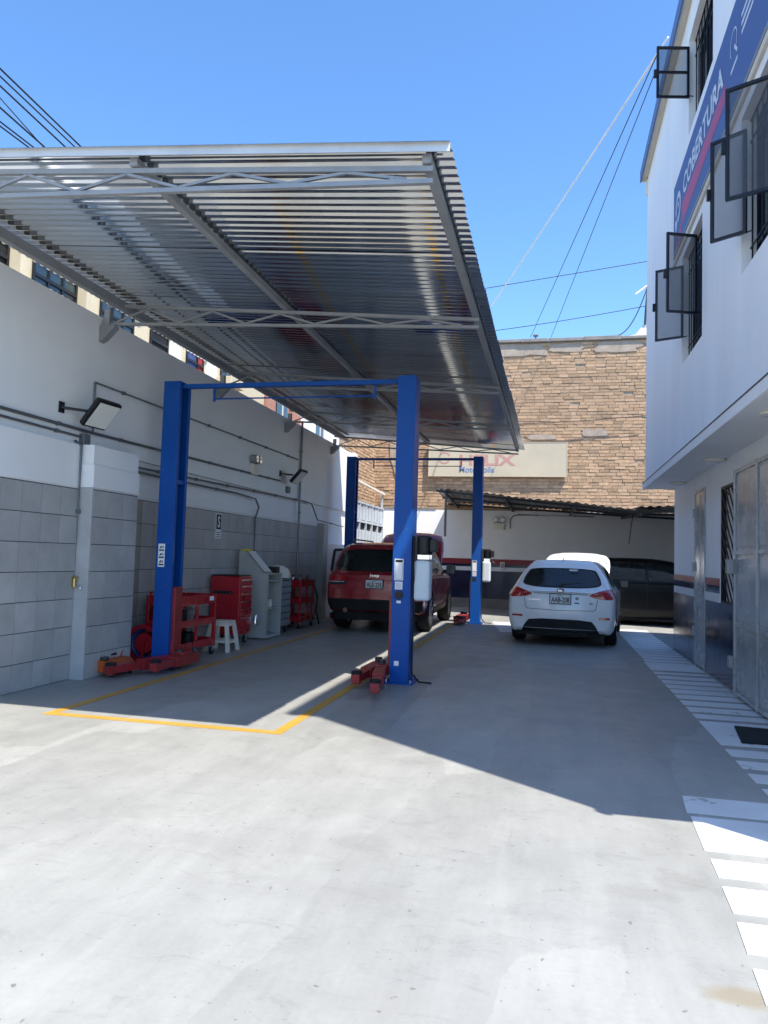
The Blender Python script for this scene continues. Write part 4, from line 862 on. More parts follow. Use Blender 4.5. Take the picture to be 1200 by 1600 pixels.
for xv in (-5.24,-4.86):
    for yv in (11.14,11.49): part('caster', cyl((xv-.018,yv,.065), .063, .036, 'x', 16), 'rubber', t, True); part('caster_hub', cyl((xv-.02,yv,.065), .035, .04, 'x', 12), 'grey_cabinet', t, True); part('caster_fork', MB().box(xv-.026,xv+.026,yv-.025,yv+.025,.08,.16), 'steel_grey', t)
c = thing('spray_can', 'small silver can on a ledge at the side of the red cabinet', 'can', (-4.74, 11.62, .30)); part('body', MB().lathe([(.03,0),(.03,.14),(.015,.16)], at((-4.74,11.62,.30)), 14), 'chrome', c, True); part('ledge', MB().box(-4.79,-4.69,11.57,11.67,.286,.299), 'steel_grey', c)
# grey stand with sloping desk
t = thing('service_stand', 'grey metal service stand with sloping desk and open shelves', 'stand', (-4.98, 12.4, 0))
part('body_panel', MB().prism([(-5.26,.02),(-4.73,.02),(-4.73,1.10),(-4.80,1.13),(-5.10,1.49),(-5.26,1.49)], 12.06, 12.08, 'y'), 'stand_metal', t)
part('body_panel', MB().prism([(-5.26,.02),(-4.73,.02),(-4.73,1.10),(-4.80,1.10),(-5.26,1.10)], 12.72, 12.74, 'y'), 'stand_metal', t)
part('back_panel', MB().box(-5.26, -5.245, 12.0801, 12.7199, .02, 1.10), 'stand_metal', t)
for zc in (.05, .50, .98): part('shelf', MB().box(-5.245, -4.735, 12.0801, 12.7199, zc, zc+.02), 'stand_metal', t)
part('top', MB().box(-5.26, -4.72, 12.081, 12.76, 1.1005, 1.12), 'stand_metal', t)
part('front_edge', MB().box(-4.7345,-4.715,12.06,12.09,.02,1.10).box(-4.7345,-4.715,12.71,12.74,.02,1.10).box(-4.7345,-4.715,12.0901,12.7099,.02,.07), 'stand_metal', t)
dk = part('desk', MB().raw([(-5.10,12.0,1.50),(-5.10,12.36,1.50),(-4.76,12.36,1.13),(-4.76,12.0,1.13),(-5.11,12.0,1.485),(-5.11,12.36,1.485),(-4.77,12.36,1.121),(-4.77,12.0,1.121)], [(0,1,2,3),(7,6,5,4),(0,4,5,1),(1,5,6,2),(2,6,7,3),(3,7,4,0)]), 'grey_cabinet', t)
c = solo('worn_chart', MB().raw([(-5.085,12.02,1.492),(-5.085,12.34,1.492),(-4.775,12.34,1.155),(-4.775,12.02,1.155),(-5.085,12.02,1.489),(-5.085,12.34,1.489),(-4.775,12.34,1.152),(-4.775,12.02,1.152)], [(0,1,2,3),(7,6,5,4),(0,4,5,1),(1,5,6,2),(2,6,7,3),(3,7,4,0)]), 'paper', (-4.93,12.18,1.32), 'worn stained paper chart lying on the sloping desk of the grey stand', 'paper')
solo('yellow_glove', MB().box(-5.24,-5.10,12.06,12.2,1.492,1.525,.012).box(-5.1,-5.02,12.05,12.1,1.495,1.512,.006), 'yellow_plastic', (-5.15,12.1,1.492), 'yellow glove on the top edge of the grey stand', 'glove')
c = thing('clipboard', 'small propped white card beside the sloping desk of the grey stand', 'card', (-5.05,12.5,1.12)); part('sheet', MB().raw([(-5.1,12.42,1.36),(-5.1,12.54,1.36),(-4.92,12.54,1.125),(-4.92,12.42,1.125),(-5.11,12.42,1.355),(-5.11,12.54,1.355),(-4.93,12.54,1.121),(-4.93,12.42,1.121)], [(0,1,2,3),(7,6,5,4),(0,4,5,1),(1,5,6,2),(2,6,7,3),(3,7,4,0)]), 'white_paper', c); part('prop', MB().box(-5.12,-5.10,12.46,12.5,1.1205,1.35), 'steel_dark', c)
solo('black_case', MB().box(-4.92,-4.76,12.56,12.72,1.1205,1.23,.01), 'black_plastic', (-4.84,12.64,1.1205), 'small black case on top of the grey stand', 'case')
for k, (yy, h) in enumerate(((12.2,.12),(12.35,.10),(12.5,.13))): c = thing('parts_jar', ['leftmost jar on the middle shelf of the grey stand','middle jar on the middle shelf of the grey stand','rightmost jar on the middle shelf of the grey stand'][k], 'jar', (-4.85,yy,.52)); part('body', MB().lathe([(.04,0),(.045,.01),(.045,h),(.03,h+.01)], at((-4.85,yy,.5205)), 14), 'white_plastic', c, True); part('lid', cyl((-4.85,yy,.531+h), .035, .015), 'steel_grey', c, True)
# second drawer cabinet and the white helmet-like cover on it
t = thing('drawer_cabinet', 'dark grey drawer cabinet behind the grey stand', 'cabinet', (-5.05, 13.2, 0))
part('carcass', MB().box(-5.28,-4.82,12.9,13.5,.14,1.02,.008), 'grey_cabinet', t)
for k in range(7): dr = part('drawer', MB().box(-4.819,-4.805,12.92,13.48,.18+.118*k,.18+.118*k+.108,.003), 'grey_cabinet', t); part('handle', MB().box(-4.805,-4.79,12.95,13.45,.26+.118*k,.272+.118*k), 'steel_dark', dr)
for xv in (-5.22,-4.88):
    for yv in (12.96,13.44): part('caster', cyl((xv-.018,yv,.06), .058, .036, 'x', 14), 'rubber', t, True); part('caster_fork', MB().box(xv-.022,xv+.022,yv-.02,yv+.02,.06,.141), 'steel_grey', t)
cov = MB(); prof = [(.27,0),(.275,.03),(.26,.10),(.21,.17),(.12,.215),(.02,.23)]
cov.lathe(prof, at((-4.98,13.2,1.0205)) @ Matrix.Diagonal((.85,1.15,1,1)), 24)
t = solo('white_cover', cov, 'white_plastic', (-4.98,13.2,1.0205), 'rounded white plastic cover on top of the dark drawer cabinet', 'cover', smooth=True)
t = tool_cart(-5.28, -4.82, 14.1, 14.95, .95, 'dark red tool cart at the far end of the tiled wall')
part('coiled_hose', MB().tube([(-4.82,14.9,.85),(-4.76,15.0,.6),(-4.78,14.98,.3),(-4.74,15.1,.03)], .014, 7), 'rubber', t, True)
for k in range(3): c = thing('lubricant_can', ['silver','grey','dark'][k]+' can on top of the far red tool cart', 'can', (-5.1+.1*k,14.4+.15*k,.84)); part('body', MB().lathe([(.04,0),(.04,.16),(.02,.18)], at((-5.1+.1*k,14.4+.15*k,.8325)), 14), ('chrome','grey_cabinet','steel_dark')[k], c, True); part('cap', cyl((-5.1+.1*k,14.4+.15*k,1.0125), .018, .03), 'black_plastic', c, True)

# ------------------------------------------------------------------ cars
def catmull(xs, P, q):
    P = np.array(P, float); xs = np.array(xs, float); out = []
    m = np.zeros_like(P)
    for i in range(len(xs)):
        if i == 0: m[i] = (P[1]-P[0])/(xs[1]-xs[0])
        elif i == len(xs)-1: m[i] = (P[-1]-P[-2])/(xs[-1]-xs[-2])
        else:
            d0 = (P[i]-P[i-1])/(xs[i]-xs[i-1]); d1 = (P[i+1]-P[i])/(xs[i+1]-xs[i])
            mm = np.where(d0*d1 > 0, 2*d0*d1/(d0+d1+1e-12*np.sign(d0+d1+1e-20)), 0); m[i] = mm
    for x in q:
        i = min(max(np.searchsorted(xs, x)-1, 0), len(xs)-2); h = xs[i+1]-xs[i]; t = (x-xs[i])/h
        out.append((2*t**3-3*t**2+1)*P[i] + (t**3-2*t**2+t)*h*m[i] + (-2*t**3+3*t**2)*P[i+1] + (t**3-t**2)*h*m[i+1])
    return np.array(out)
def loft(stations, lean=.1, leanz=.6, belly=.018):
    st = np.array(stations, float); ys = st[:,0]; L_ = ys[-1]
    q = np.concatenate([np.linspace(0,.6,22), np.linspace(.65,L_-.5,44), np.linspace(L_-.45,L_,16)])
    S_ = catmull(ys, st[:,1:], q); mb = MB(); NP = 0
    for y, (zb, zs, zt, ws, wb, wr) in zip(q, S_):
        k = np.array([(0,zb),(.55*ws,zb),(ws-.05,zb+.004),(ws,zb+.06),(wb-.004,zb+(zs-zb)*.40),(wb,zb+(zs-zb)*.68),(wb-.012,zs-.045),(wb-.045,zs),((wb-.05)*.5+wr*.5+.012,(zs+zt)/2),(wr+.02,zt-.085*min(1,(zt-zs)/.4)),(wr-.05,zt-.03*min(1,(zt-zs)/.3)),(wr*.55,zt-.006),(0,zt)])
        d = np.concatenate([[0], np.cumsum(np.linalg.norm(np.diff(k, axis=0), axis=1)+1e-6)])
        qq = np.concatenate([np.linspace(d[i], d[i+1], 4)[:-1] for i in range(len(d)-1)] + [[d[-1]]])
        H = catmull(d, k, qq); NP = len(H)
        ring_ = [(x, y, z) for x, z in H] + [(-x, y, z) for x, z in H[-2:0:-1]]
        for (x, yy, z) in ring_:
            f = max(0, 1-yy/.45); yy2 = yy + f*lean*max(0, z-leanz) + f*.05*(abs(x)/.8)**3
            g = max(0, 1-(L_-yy)/.9); yy2 -= g*.16*(abs(x)/.8)**2.5
            mb.v.append((x, yy2, z))
    n = 2*NP-2; m = len(q)
    for i in range(m-1):
        for j in range(n): a = i*n+j; b = i*n+(j+1) % n; mb.f.append((b, a, a+n, b+n))
    for base, rev in ((0, False), ((m-1)*n, True)):
        for j in range(NP-1):
            a, b = base+j, base+j+1; c = base+(n-j-1) % n; d = base+(n-j) % n
            if j == 0: f = (a, b, c)
            elif j == NP-2: f = (a, b, d)
            else: f = (a, b, c, d)
            mb.f.append(tuple(reversed(f)) if rev else f)
    return mb
def body_mesh(mb, wheels, material):
    me = mb.mesh('body'); me.materials.append(MATS[material]); bm = bmesh.new(); bm.from_mesh(me); bmesh.ops.remove_doubles(bm, verts=bm.verts, dist=1e-5); bmesh.ops.recalc_face_normals(bm, faces=bm.faces[:]); bm.to_mesh(me)
    bvh = BVHTree.FromBMesh(bm); bm.free()
    o = bpy.data.objects.new('b', me); C.objects.link(o); cut = MB()
    for (x, y, z, r) in wheels: cyl((x-.20 if x > 0 else x-.28, y, z), r, .48, 'x', 36, mb=cut)
    cm = cut.mesh('cut'); cm.materials.append(MATS['dark_void']); bm = bmesh.new(); bm.from_mesh(cm); bmesh.ops.recalc_face_normals(bm, faces=bm.faces[:]); bm.to_mesh(cm); bm.free()
    co = bpy.data.objects.new('c', cm); C.objects.link(co)
    md = o.modifiers.new('b', 'BOOLEAN'); md.object = co; md.operation = 'DIFFERENCE'; md.solver = 'EXACT'; md.material_mode = 'TRANSFER'
    dg = bpy.context.evaluated_depsgraph_get(); res = bpy.data.meshes.new_from_object(o.evaluated_get(dg)); bpy.data.objects.remove(o); bpy.data.objects.remove(co)
    for p in res.polygons: p.use_smooth = True
    res.set_sharp_from_angle(angle=math.radians(42)); return res, bvh
DIRS = {'rear': (Vector((0,1,0)), lambda a, b: Vector((a,-3,b))), 'front': (Vector((0,-1,0)), lambda a, b: Vector((a,9,b))), 'right': (Vector((-1,0,0)), lambda a, b: Vector((4,a,b))), 'left': (Vector((1,0,0)), lambda a, b: Vector((-4,a,b))), 'top': (Vector((0,0,-1)), lambda a, b: Vector((a,b,5)))}
def decal_mb(bvh, poly, view, off=.004, cell=.05, th=None):
    d, f = DIRS[view]; bm = bmesh.new(); vs = [bm.verts.new((a,b,0)) for a, b in poly]; bm.faces.new(vs)
    P = np.array(poly); mn, mx_ = P.min(0), P.max(0)
    for ax in (0, 1):
        n = int((mx_[ax]-mn[ax])/cell)
        for k in range(1, n+1):
            c = mn[ax] + (mx_[ax]-mn[ax])*k/(n+1); co = [0,0,0]; co[ax] = c; no = [0,0,0]; no[ax] = 1
            bmesh.ops.bisect_plane(bm, geom=bm.verts[:]+bm.edges[:]+bm.faces[:], plane_co=co, plane_no=no)
    bmesh.ops.triangulate(bm, faces=[x for x in bm.faces if len(x.verts) > 4])
    for v in bm.verts:
        o_ = f(v.co.x, v.co.y); h = bvh.ray_cast(o_, d)
        if h[0] is None: h = bvh.find_nearest(o_ + d*3)
        v.co = h[0] - d*off*.5 + h[1].normalized()*off*(.5 if h[1].dot(d) < 0 else -.5)
    bmesh.ops.recalc_face_normals(bm, faces=bm.faces[:])
    if sum((x.normal.dot(d) for x in bm.faces)) > 0: bmesh.ops.reverse_faces(bm, faces=bm.faces[:])
    if th:
        g = bmesh.ops.solidify(bm, geom=bm.faces[:], thickness=th)
    return MB().bm(bm)
def mirror(poly): return [(-a, b) for a, b in reversed(poly)]
def smoothpoly(p, n=3):
    p = [Vector(q) for q in p]
    for _ in range(n-1):
        p = [x for i in range(len(p)) for x in (p[i]*.8+p[(i+1) % len(p)]*.2, p[i]*.2+p[(i+1) % len(p)]*.8)]
    return [(q[0], q[1]) for q in p]
def wheel(par, x, y, r, wd, side, spokes=5):
    w_ = part('wheel', MB().lathe([(r*.66,-wd/2),(r*.9,-wd/2),(r*.985,-wd*.36),(r,-wd*.2),(r,wd*.2),(r*.985,wd*.36),(r*.9,wd/2),(r*.66,wd/2)], at((x,y,r), TX), 40, closed=True), 'rubber', par, True, local=True)
    s = side; part('rim', MB().lathe([(r*.67,-wd*.46),(r*.63,-wd*.4),(r*.60,0),(r*.63,wd*.4),(r*.67,wd*.46)], at((x,y,r), TX), 40), 'alloy', w_, True, local=True)
    sp = MB()
    for k in range(spokes):
        a = 2*math.pi*k/spokes+.3; u = Vector((0, math.cos(a), math.sin(a))); sp.beam(Vector((x+s*wd*.36,y,r))+u*r*.08, Vector((x+s*wd*.44,y,r))+u*r*.64, .06, .03, up=(1,0,0))
    cyl((x+s*wd*.30 if s > 0 else x-wd*.46, y, r), r*.16, wd*.16, 'x', 16, mb=sp); part('spokes', sp, 'alloy', w_, local=True)
    part('brake_disc', cyl((x+s*wd*.42-.01, y, r), r*.58, .02, 'x', 30), 'dark_void', w_, local=True)
def plate(par, bvh, x0, x1, z0, z1, txt, y):
    p = part('number_plate', MB().box(x0, x1, y-.012, y, z0, z1, .002), 'plate', par, local=True)
    part('plate_frame', MB().box(x0-.012,x1+.012,y-.009,y+.01,z0-.014,z0-.0005).box(x0-.012,x1+.012,y-.009,y+.01,z1+.0005,z1+.012).box(x0-.012,x0-.0005,y-.009,y+.01,z0,z1).box(x1+.0005,x1+.012,y-.009,y+.01,z0,z1), 'black_plastic', p, local=True)
    part('plate_number', text_mesh(txt, (x1-x0)*.90, (z1-z0)*.60, (x0+(x1-x0)*.05, y-.012, z0+(z1-z0)*.10), (1,0,0), (0,0,1), .002, .02), 'ink', p, local=True)
    part('plate_caption', text_mesh('PERU', (x1-x0)*.25, (z1-z0)*.13, (x0+(x1-x0)*.37, y-.012, z0+(z1-z0)*.80), (1,0,0), (0,0,1), .002), 'ink', p, local=True)
def hood(par, bvh, poly, hinge_y, hinge_z, ang, material):
    mb = decal_mb(bvh, poly, 'top', .012, .09, th=.02)
    R = Matrix.Translation((0,hinge_y,hinge_z)) @ Matrix.Rotation(math.radians(ang), 4, 'X') @ Matrix.Translation((0,-hinge_y,-hinge_z))
    mb.v = [tuple(R @ Vector(v)) for v in mb.v]; h = part('hood', mb, material, par, 'all', local=True, label='raised hood')
    for sx_ in (-1, 1): part('hood_strut', MB().tube([(sx_*.62,hinge_y+.75,hinge_z-.05), tuple(R @ Vector((sx_*.60,hinge_y+.55,hinge_z-.02)))], .008, 6), 'steel_dark', h, local=True)
    return h

# --- white hatchback
ST_H = [(0,.30,.80,.915,.72,.80,.68),(.05,.25,.84,.955,.79,.855,.71),(.14,.22,.88,1.00,.83,.88,.70),(.28,.21,.92,1.16,.84,.888,.645),(.45,.21,.935,1.35,.85,.89,.60),(.60,.25,.94,1.425,.855,.89,.575),(1.2,.235,.94,1.46,.86,.89,.575),(2.0,.22,.93,1.465,.86,.89,.58),(2.6,.22,.92,1.41,.86,.89,.575),(2.95,.22,.91,1.25,.86,.89,.60),(3.25,.22,.90,1.03,.86,.89,.70),(3.6,.22,.87,.975,.86,.89,.72),(4.0,.22,.80,.91,.84,.87,.70),(4.25,.25,.68,.78,.74,.79,.64),(4.35,.32,.60,.68,.58,.65,.52)]
def hatchback():
    t = thing('white_hatchback', 'white hatchback car with its hood raised, seen from behind at the right', 'car', (.14, 13.42, 0), math.radians(-6)); t.scale = (1.04,1.03,1.035)
    wheels = [(s*.80, y, .315, .36) for s in (-1,1) for y in (.86, 3.52)]
    me, bvh = body_mesh(loft(ST_H), wheels, 'car_white'); link('body', me, None, t)
    D = lambda nm, poly, view, m, par=t, off=.004, cell=.05, **k: part(nm, decal_mb(bvh, poly, view, off, cell), m, par, 'all', local=True, **k)
    rg = D('rear_window', smoothpoly([(-.625,1.035),(-.40,.995),(.40,.995),(.625,1.035),(.60,1.14),(.50,1.30),(-.50,1.30),(-.60,1.14)]), 'rear', 'car_glass')
    D('window_surround', smoothpoly([(-.66,1.02),(-.40,.975),(.40,.975),(.66,1.02),(.63,1.15),(.52,1.325),(-.52,1.325),(-.63,1.15)]), 'rear', 'black_plastic', rg, .002)
    part('spoiler', decal_mb(bvh, [(-.54,.40),(.54,.40),(.50,.62),(-.50,.62)], 'top', .022, .08), 'car_white', t, 'all', local=True)
    D('brake_light', [(-.14,1.312),(.14,1.312),(.14,1.335),(-.14,1.335)], 'rear', 'lamp_red', off=.014)
    wp = part('wiper', MB().beam((-.02,.19,1.035),(.34,.235,1.065),.018,.02), 'black_plastic', t, local=True); part('wiper_pivot', cyl((0,.13,1.02), .03, .06, 'y', 14), 'black_plastic', wp, True, local=True)
    lamp = smoothpoly([(.86,.80),(.60,.815),(.44,.865),(.60,.93),(.80,.985),(.87,.94)], 2)
    for s in (1,-1):
        lp = D('tail_lamp', lamp if s > 0 else mirror(lamp), 'rear', 'lamp_red', off=.008, cell=.04)
        il = smoothpoly([(.78,.865),(.62,.86),(.54,.875),(.64,.90),(.78,.925)], 2); D('lamp_lens', il if s > 0 else mirror(il), 'rear', 'tool_red', lp, .013, .05)
        sl_ = [(.12,.82),(.36,.84),(.30,.93),(.12,.96)]
        D('tail_lamp_side', sl_ if s > 0 else sl_, 'right' if s > 0 else 'left', 'lamp_red', lp, .006)
        rf = [(s*.62,.475),(s*.80,.48),(s*.79,.515),(s*.63,.51)]; D('reflector', rf if s > 0 else list(reversed(rf)), 'rear', 'lamp_red', off=.008)
        v = 'right' if s > 0 else 'left'
        D('side_window', smoothpoly([(.62,1.07),(.80,1.0),(2.0,.985),(2.0,1.36),(1.2,1.375),(.85,1.32)],2), v, 'car_glass'); D('side_window', smoothpoly([(2.05,.985),(2.95,.975),(2.62,1.28),(2.05,1.36)],2), v, 'car_glass')
        D('door_seam', [(2.02,.40),(2.03,.40),(2.03,.97),(2.02,.97)], v, 'ink', off=.002); D('door_seam', [(3.08,.42),(3.09,.42),(3.09,.92),(3.08,.92)], v, 'ink', off=.002); D('door_seam', [(1.02,.62),(1.03,.62),(1.12,.97),(1.11,.97)], v, 'ink', off=.002)
        for yy in (1.25, 2.2): D('door_handle', [(yy,.82),(yy+.18,.82),(yy+.18,.85),(yy,.85)], v, 'car_white', off=.03)
        mr = part('mirror', MB().box(s*.90, s*1.06, 2.62, 2.76, .96, 1.09, .035), 'black_plastic', t, True, local=True); part('mirror_arm', MB().box(s*.80, s*.90, 2.68, 2.74, .95, .99, .008), 'black_plastic', mr, local=True); part('mirror_glass', MB().box(s*.915, s*1.045, 2.612, 2.619, .975, 1.075), 'car_glass', mr, local=True)
        D('sill', [(1.2,.235),(3.1,.235),(3.1,.31),(1.2,.31)], v, 'black_plastic', off=.006)
    D('windshield', smoothpoly([(-.62,1.06),(.62,1.06),(.50,1.36),(-.50,1.36)],2), 'front', 'car_glass')
    # bumper: dark lower insert with exhaust
    D('bumper_insert', smoothpoly([(-.66,.20),(-.58,.36),(-.50,.455),(.50,.455),(.58,.36),(.66,.20)],2), 'rear', 'dark_void', off=.014)
    part('underbody', MB().box(-.72,.72,.10,3.9,.17,.285), 'dark_void', t, local=True)
    part('exhaust', cyl((.38,.06,.24), .032, .2, 'y', 16), 'steel_dark', t, True, local=True)
    # tailgate seam
    sm_ = [(-.60,.80),(-.575,.64),(-.54,.615),(0,.60),(.54,.615),(.575,.64),(.60,.80)]
    for a, b in zip(sm_[:-1], sm_[1:]):
        dx, dz = b[0]-a[0], b[1]-a[1]; l = math.hypot(dx,dz); nx, nz = -dz/l*.004, dx/l*.004
        D('tailgate_seam', [(a[0]-nx,a[1]-nz),(b[0]-nx,b[1]-nz),(b[0]+nx,b[1]+nz),(a[0]+nx,a[1]+nz)], 'rear', 'ink', off=.0025)
    D('tailgate_crease', [(-.45,.872),(.45,.872),(.45,.888),(-.45,.888)], 'rear', 'steel_grey', off=.003)
    hit = lambda x, z: bvh.ray_cast(Vector((x,-3,z)), Vector((0,1,0)))[0].y
    plate(t, bvh, -.165, .165, .72, .87, 'AAB-208', hit(0,.72)-.012)
    b = D('badge', [(.055*math.cos(k*.5236)*1.15, .935+.028*math.sin(k*.5236)) for k in range(12)], 'rear', 'ink', off=.008, cell=.03)
    part('badge_letters', text_mesh('KIA', .075, .03, (-.037, hit(0,.92)-.012, .92), (1,0,0), (0,0,1), .002, .02), 'chrome', b, local=True)
    part('model_lettering', text_mesh('CERATO', .22, .024, (-.56, hit(-.5,.76)-.004, .755), (1,0,0), (0,0,1), .002, .01), 'chrome', t, local=True)
    part('model_lettering', text_mesh('SX', .06, .035, (.47, hit(.5,.72)-.004, .715), (1,0,0), (0,0,1), .002, .02), 'steel_dark', t, local=True)
    part('sticker', cyl((.27, hit(.27,.81)-.006, .81), .028, .003, 'y', 20), 'steel_grey', t, local=True); part('sticker', MB().box(.235,.305,hit(.27,.735)-.006,hit(.27,.735)-.002,.725,.745), 'ink_blue', t, local=True)
    part('window_sticker', MB().box(.12,.26,.33,.335,1.265,1.295), 'white_paper', t, local=True)
    part('antenna', MB().prism([(-.03+.52,1.44),(.09+.52,1.44),(.07+.52,1.485)], -.012, .012, 'x'), 'car_white', t, local=True)
    D('engine_bay', [(-.60,3.32),(.60,3.32),(.60,4.05),(.4,4.2),(-.4,4.2),(-.60,4.05)], 'top', 'dark_void', off=.004, cell=.08)
    hood(t, bvh, smoothpoly([(-.66,3.28),(.66,3.28),(.68,3.9),(.55,4.2),(-.55,4.2),(-.68,3.9)],2), 3.28, 1.03, 52, 'car_white')
    for s in (-1,1):
        for y in (.86,3.52): wheel(t, s*.785, y, .315, .205, s)
    return t
hatchback()

# --- red SUV
ST_S = [(0,.44,1.02,1.14,.82,.90,.78),(.06,.40,1.07,1.19,.88,.945,.80),(.18,.38,1.12,1.30,.91,.962,.77),(.34,.36,1.15,1.50,.92,.968,.78),(.50,.35,1.155,1.66,.93,.97,.75),(.8,.34,1.16,1.735,.93,.97,.735),(1.6,.33,1.15,1.765,.93,.97,.735),(2.5,.33,1.14,1.755,.93,.97,.73),(2.9,.33,1.13,1.68,.93,.97,.73),(3.2,.33,1.12,1.50,.93,.97,.74),(3.55,.33,1.10,1.22,.93,.97,.79),(4.0,.33,1.07,1.16,.93,.965,.80),(4.5,.35,.99,1.08,.90,.94,.78),(4.74,.42,.90,.98,.80,.86,.72),(4.82,.50,.80,.88,.68,.74,.62)]
def suv():
    t = thing('red_suv', 'dark red sport utility vehicle with raised hood parked between the far lift columns', 'car', (-3.32, 13.95, 0), math.radians(.4))
    wheels = [(s*.86, y, .385, .44) for s in (-1,1) for y in (.98, 3.90)]
    me, bvh = body_mesh(loft(ST_S, .12, .8), wheels, 'car_red'); link('body', me, None, t)
    D = lambda nm, poly, view, m, par=t, off=.004, cell=.06, **k: part(nm, decal_mb(bvh, poly, view, off, cell), m, par, 'all', local=True, **k)
    D('rear_window', smoothpoly([(-.83,1.19),(-.4,1.17),(.4,1.17),(.83,1.19),(.76,1.42),(.68,1.60),(-.68,1.60),(-.76,1.42)],2), 'rear', 'car_glass', off=.006)
    part('spoiler', decal_mb(bvh, [(-.62,.42),(.62,.42),(.60,.70),(-.60,.70)], 'top', .025, .08), 'car_red', t, 'all', local=True)
    hit = lambda x, z: bvh.ray_cast(Vector((x,-3,z)), Vector((0,1,0)))[0].y
    for s in (1,-1):
        lm = [(s*.92,.97),(s*.56,.975),(s*.54,1.06),(s*.70,1.085),(s*.92,1.09)]; lm = lm if s > 0 else list(reversed(lm))
        lp = D('tail_lamp', lm, 'rear', 'lamp_red', off=.01, cell=.05); lb = [(s*.90,.945),(s*.60,.955),(s*.60,.97),(s*.90,.968)]; D('lamp_strip', lb if s > 0 else list(reversed(lb)), 'rear', 'alloy', lp, .016); db = [(s*.93,.90),(s*.55,.915),(s*.55,.965),(s*.93,.965)]; D('lamp_base', db if s > 0 else list(reversed(db)), 'rear', 'ink', lp, .010)
        v = 'right' if s > 0 else 'left'
        D('side_window', smoothpoly([(.62,1.25),(1.35,1.20),(1.35,1.63),(.86,1.63)],2), v, 'car_glass'); D('side_window', [(1.42,1.195),(2.30,1.185),(2.30,1.645),(1.42,1.645)], v, 'car_glass'); D('side_window', [(2.36,1.185),(3.28,1.175),(2.92,1.56),(2.36,1.64)], v, 'car_glass')
        for yy in (1.38, 2.33, 3.33): D('door_seam', [(yy,.5),(yy+.011,.5),(yy+.011,1.17),(yy,1.17)], v, 'ink', off=.003)
        for yy in (1.55, 2.5): D('door_handle', [(yy,1.0),(yy+.2,1.0),(yy+.2,1.035),(yy,1.035)], v, 'car_red', off=.03)
        D('sill_cladding', [(1.46,.335),(3.4,.335),(3.4,.47),(1.46,.47)], v, 'black_plastic', off=.012)
        mr = part('mirror', MB().box(s*.99, s*1.20, 2.98, 3.12, 1.13, 1.33, .05), 'black_plastic', t, True, local=True); part('mirror_arm', MB().box(s*.86, s*.99, 3.03, 3.10, 1.13, 1.18, .008), 'black_plastic', mr, local=True); part('mirror_glass', MB().box(s*1.01,s*1.18,2.972,2.979,1.15,1.31), 'car_glass', mr, local=True)
        part('roof_rail', MB().tube([(s*.62,.8,1.735),(s*.63,.95,1.80),(s*.63,2.5,1.80),(s*.62,2.65,1.745)], .016, 8), 'black_plastic', t, True, local=True)
    D('windshield', smoothpoly([(-.70,1.26),(.70,1.26),(.60,1.66),(-.60,1.66)],2), 'front', 'car_glass')
    D('lower_bumper', [(-.92,.37),(.92,.37),(.92,.64),(-.92,.64)], 'rear', 'dark_void', off=.016)
    D('bumper_lip', [(-.86,.655),(.86,.655),(.86,.70),(-.86,.70)], 'rear', 'car_red', off=.03)
    part('underbody', MB().box(-.78,.78,.12,4.3,.24,.385), 'dark_void', t, local=True)
    for s in (-1,1): part('exhaust', cyl((s*.55,.02,.42), .045, .2, 'y', 16), 'chrome', t, True, local=True)
    plate(t, bvh, -.165, .165, .86, 1.01, 'ALE-235', hit(0,.86)-.02)
    part('badge', text_mesh('Jeep', .20, .075, (-.11, hit(0,1.08)-.006, 1.055), (1,0,0), (0,0,1), .003, .02), 'chrome', t, local=True)
    D('plate_recess', smoothpoly([(-.36,.84),(.36,.84),(.30,1.03),(-.30,1.03)],2), 'rear', 'car_red', off=.003)
    D('engine_bay', [(-.72,3.65),(.72,3.65),(.72,4.5),(.5,4.66),(-.5,4.66),(-.72,4.5)], 'top', 'dark_void', off=.004, cell=.1)
    hood(t, bvh, smoothpoly([(-.78,3.60),(.78,3.60),(.80,4.3),(.66,4.68),(-.66,4.68),(-.80,4.3)],2), 3.60, 1.22, 62, 'car_red')
    for s in (-1,1):
        for y in (.98,3.90): wheel(t, s*.845, y, .385, .26, s, 7)
    # left front door standing open
    dr = part('open_door', MB().prism([(-1.02,.45),(-1.02,1.16),(-1.06,1.2),(-1.60,1.18),(-1.78,1.1),(-1.80,.5),(-1.7,.42)], 3.20, 3.30, 'y'), 'car_red', t, local=True, label='opened left front door')
    fr = MB()
    for a, b in (((-1.06,1.18),(-1.22,1.62)), ((-1.22,1.62),(-1.72,1.60)), ((-1.72,1.60),(-1.78,1.10))): fr.beam((a[0],3.25,a[1]), (b[0],3.25,b[1]), .06, .05, up=(0,1,0))
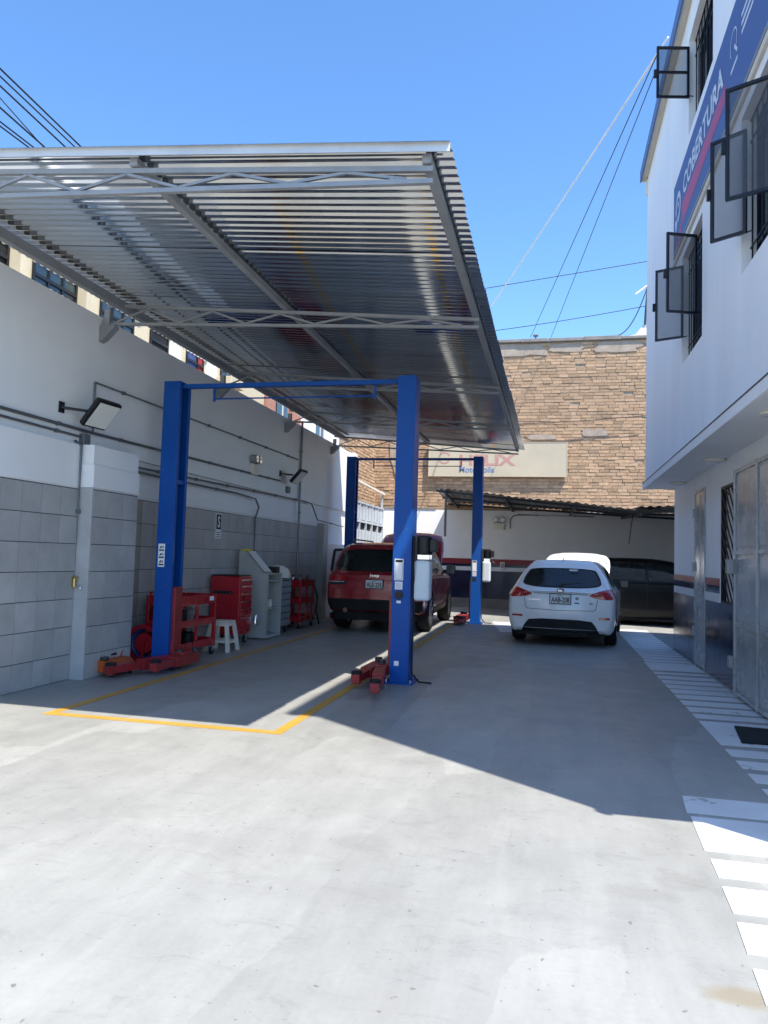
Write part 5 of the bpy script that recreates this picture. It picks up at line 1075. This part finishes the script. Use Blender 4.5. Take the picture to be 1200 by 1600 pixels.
    part('window_frame', fr, 'black_plastic', dr, local=True); part('door_glass', MB().prism([(-1.08,1.19),(-1.24,1.60),(-1.70,1.58),(-1.76,1.18)], 3.246, 3.254, 'y'), 'pane', dr, local=True)
    return t
suv()

# --- dark car parked across the back under the shed
def dark_car():
    t = thing('dark_car', 'black car parked crosswise in the shade behind the white hatchback', 'car', (.15, 19.9, 0), math.radians(-90))
    sc = [(y*1.04, zb-.06, zs*1.1, zt*1.11, ws*1.02, wb*1.02, wr*1.02) for y, zb, zs, zt, ws, wb, wr in ST_H]
    wheels = [(s*.82, y, .33, .38) for s in (-1,1) for y in (.9, 3.65)]
    me, bvh = body_mesh(loft(sc), wheels, 'car_black'); link('body', me, None, t)
    D = lambda nm, poly, view, m, par=t, off=.004, cell=.07, **k: part(nm, decal_mb(bvh, poly, view, off, cell), m, par, 'all', local=True, **k)
    for s in (1,-1):
        v = 'right' if s > 0 else 'left'
        D('side_window', [(.68,1.17),(.85,1.10),(2.05,1.08),(2.05,1.50),(1.25,1.52),(.92,1.46)], v, 'car_glass'); D('side_window', [(2.12,1.08),(3.05,1.07),(2.72,1.42),(2.12,1.50)], v, 'car_glass')
        for yy in (1.15, 2.08, 3.15): D('door_seam', [(yy,.5),(yy+.011,.5),(yy+.011,1.05),(yy,1.05)], v, 'ink', off=.003)
        for yy in (1.3, 2.25): D('door_handle', [(yy,.92),(yy+.18,.92),(yy+.18,.95),(yy,.95)], v, 'car_black', off=.03)
        lm = [(s*.86,.88),(s*.5,.90),(s*.5,1.0),(s*.84,1.04)]; D('tail_lamp', lm if s > 0 else list(reversed(lm)), 'rear', 'lamp_red', off=.008)
        part('mirror', MB().box(s*.92, s*1.08, 2.75, 2.88, 1.06, 1.20, .035), 'car_black', t, True, local=True)
    D('rear_window', [(-.6,1.14),(.6,1.14),(.5,1.43),(-.5,1.43)], 'rear', 'car_glass'); D('windshield', [(-.6,1.2),(.6,1.2),(.5,1.5),(-.5,1.5)], 'front', 'car_glass')
    part('underbody', MB().box(-.72,.72,.10,4.0,.18,.285), 'dark_void', t, local=True)
    for s in (-1,1):
        for y in (.9,3.65): wheel(t, s*.80, y, .33, .21, s)
dark_car()
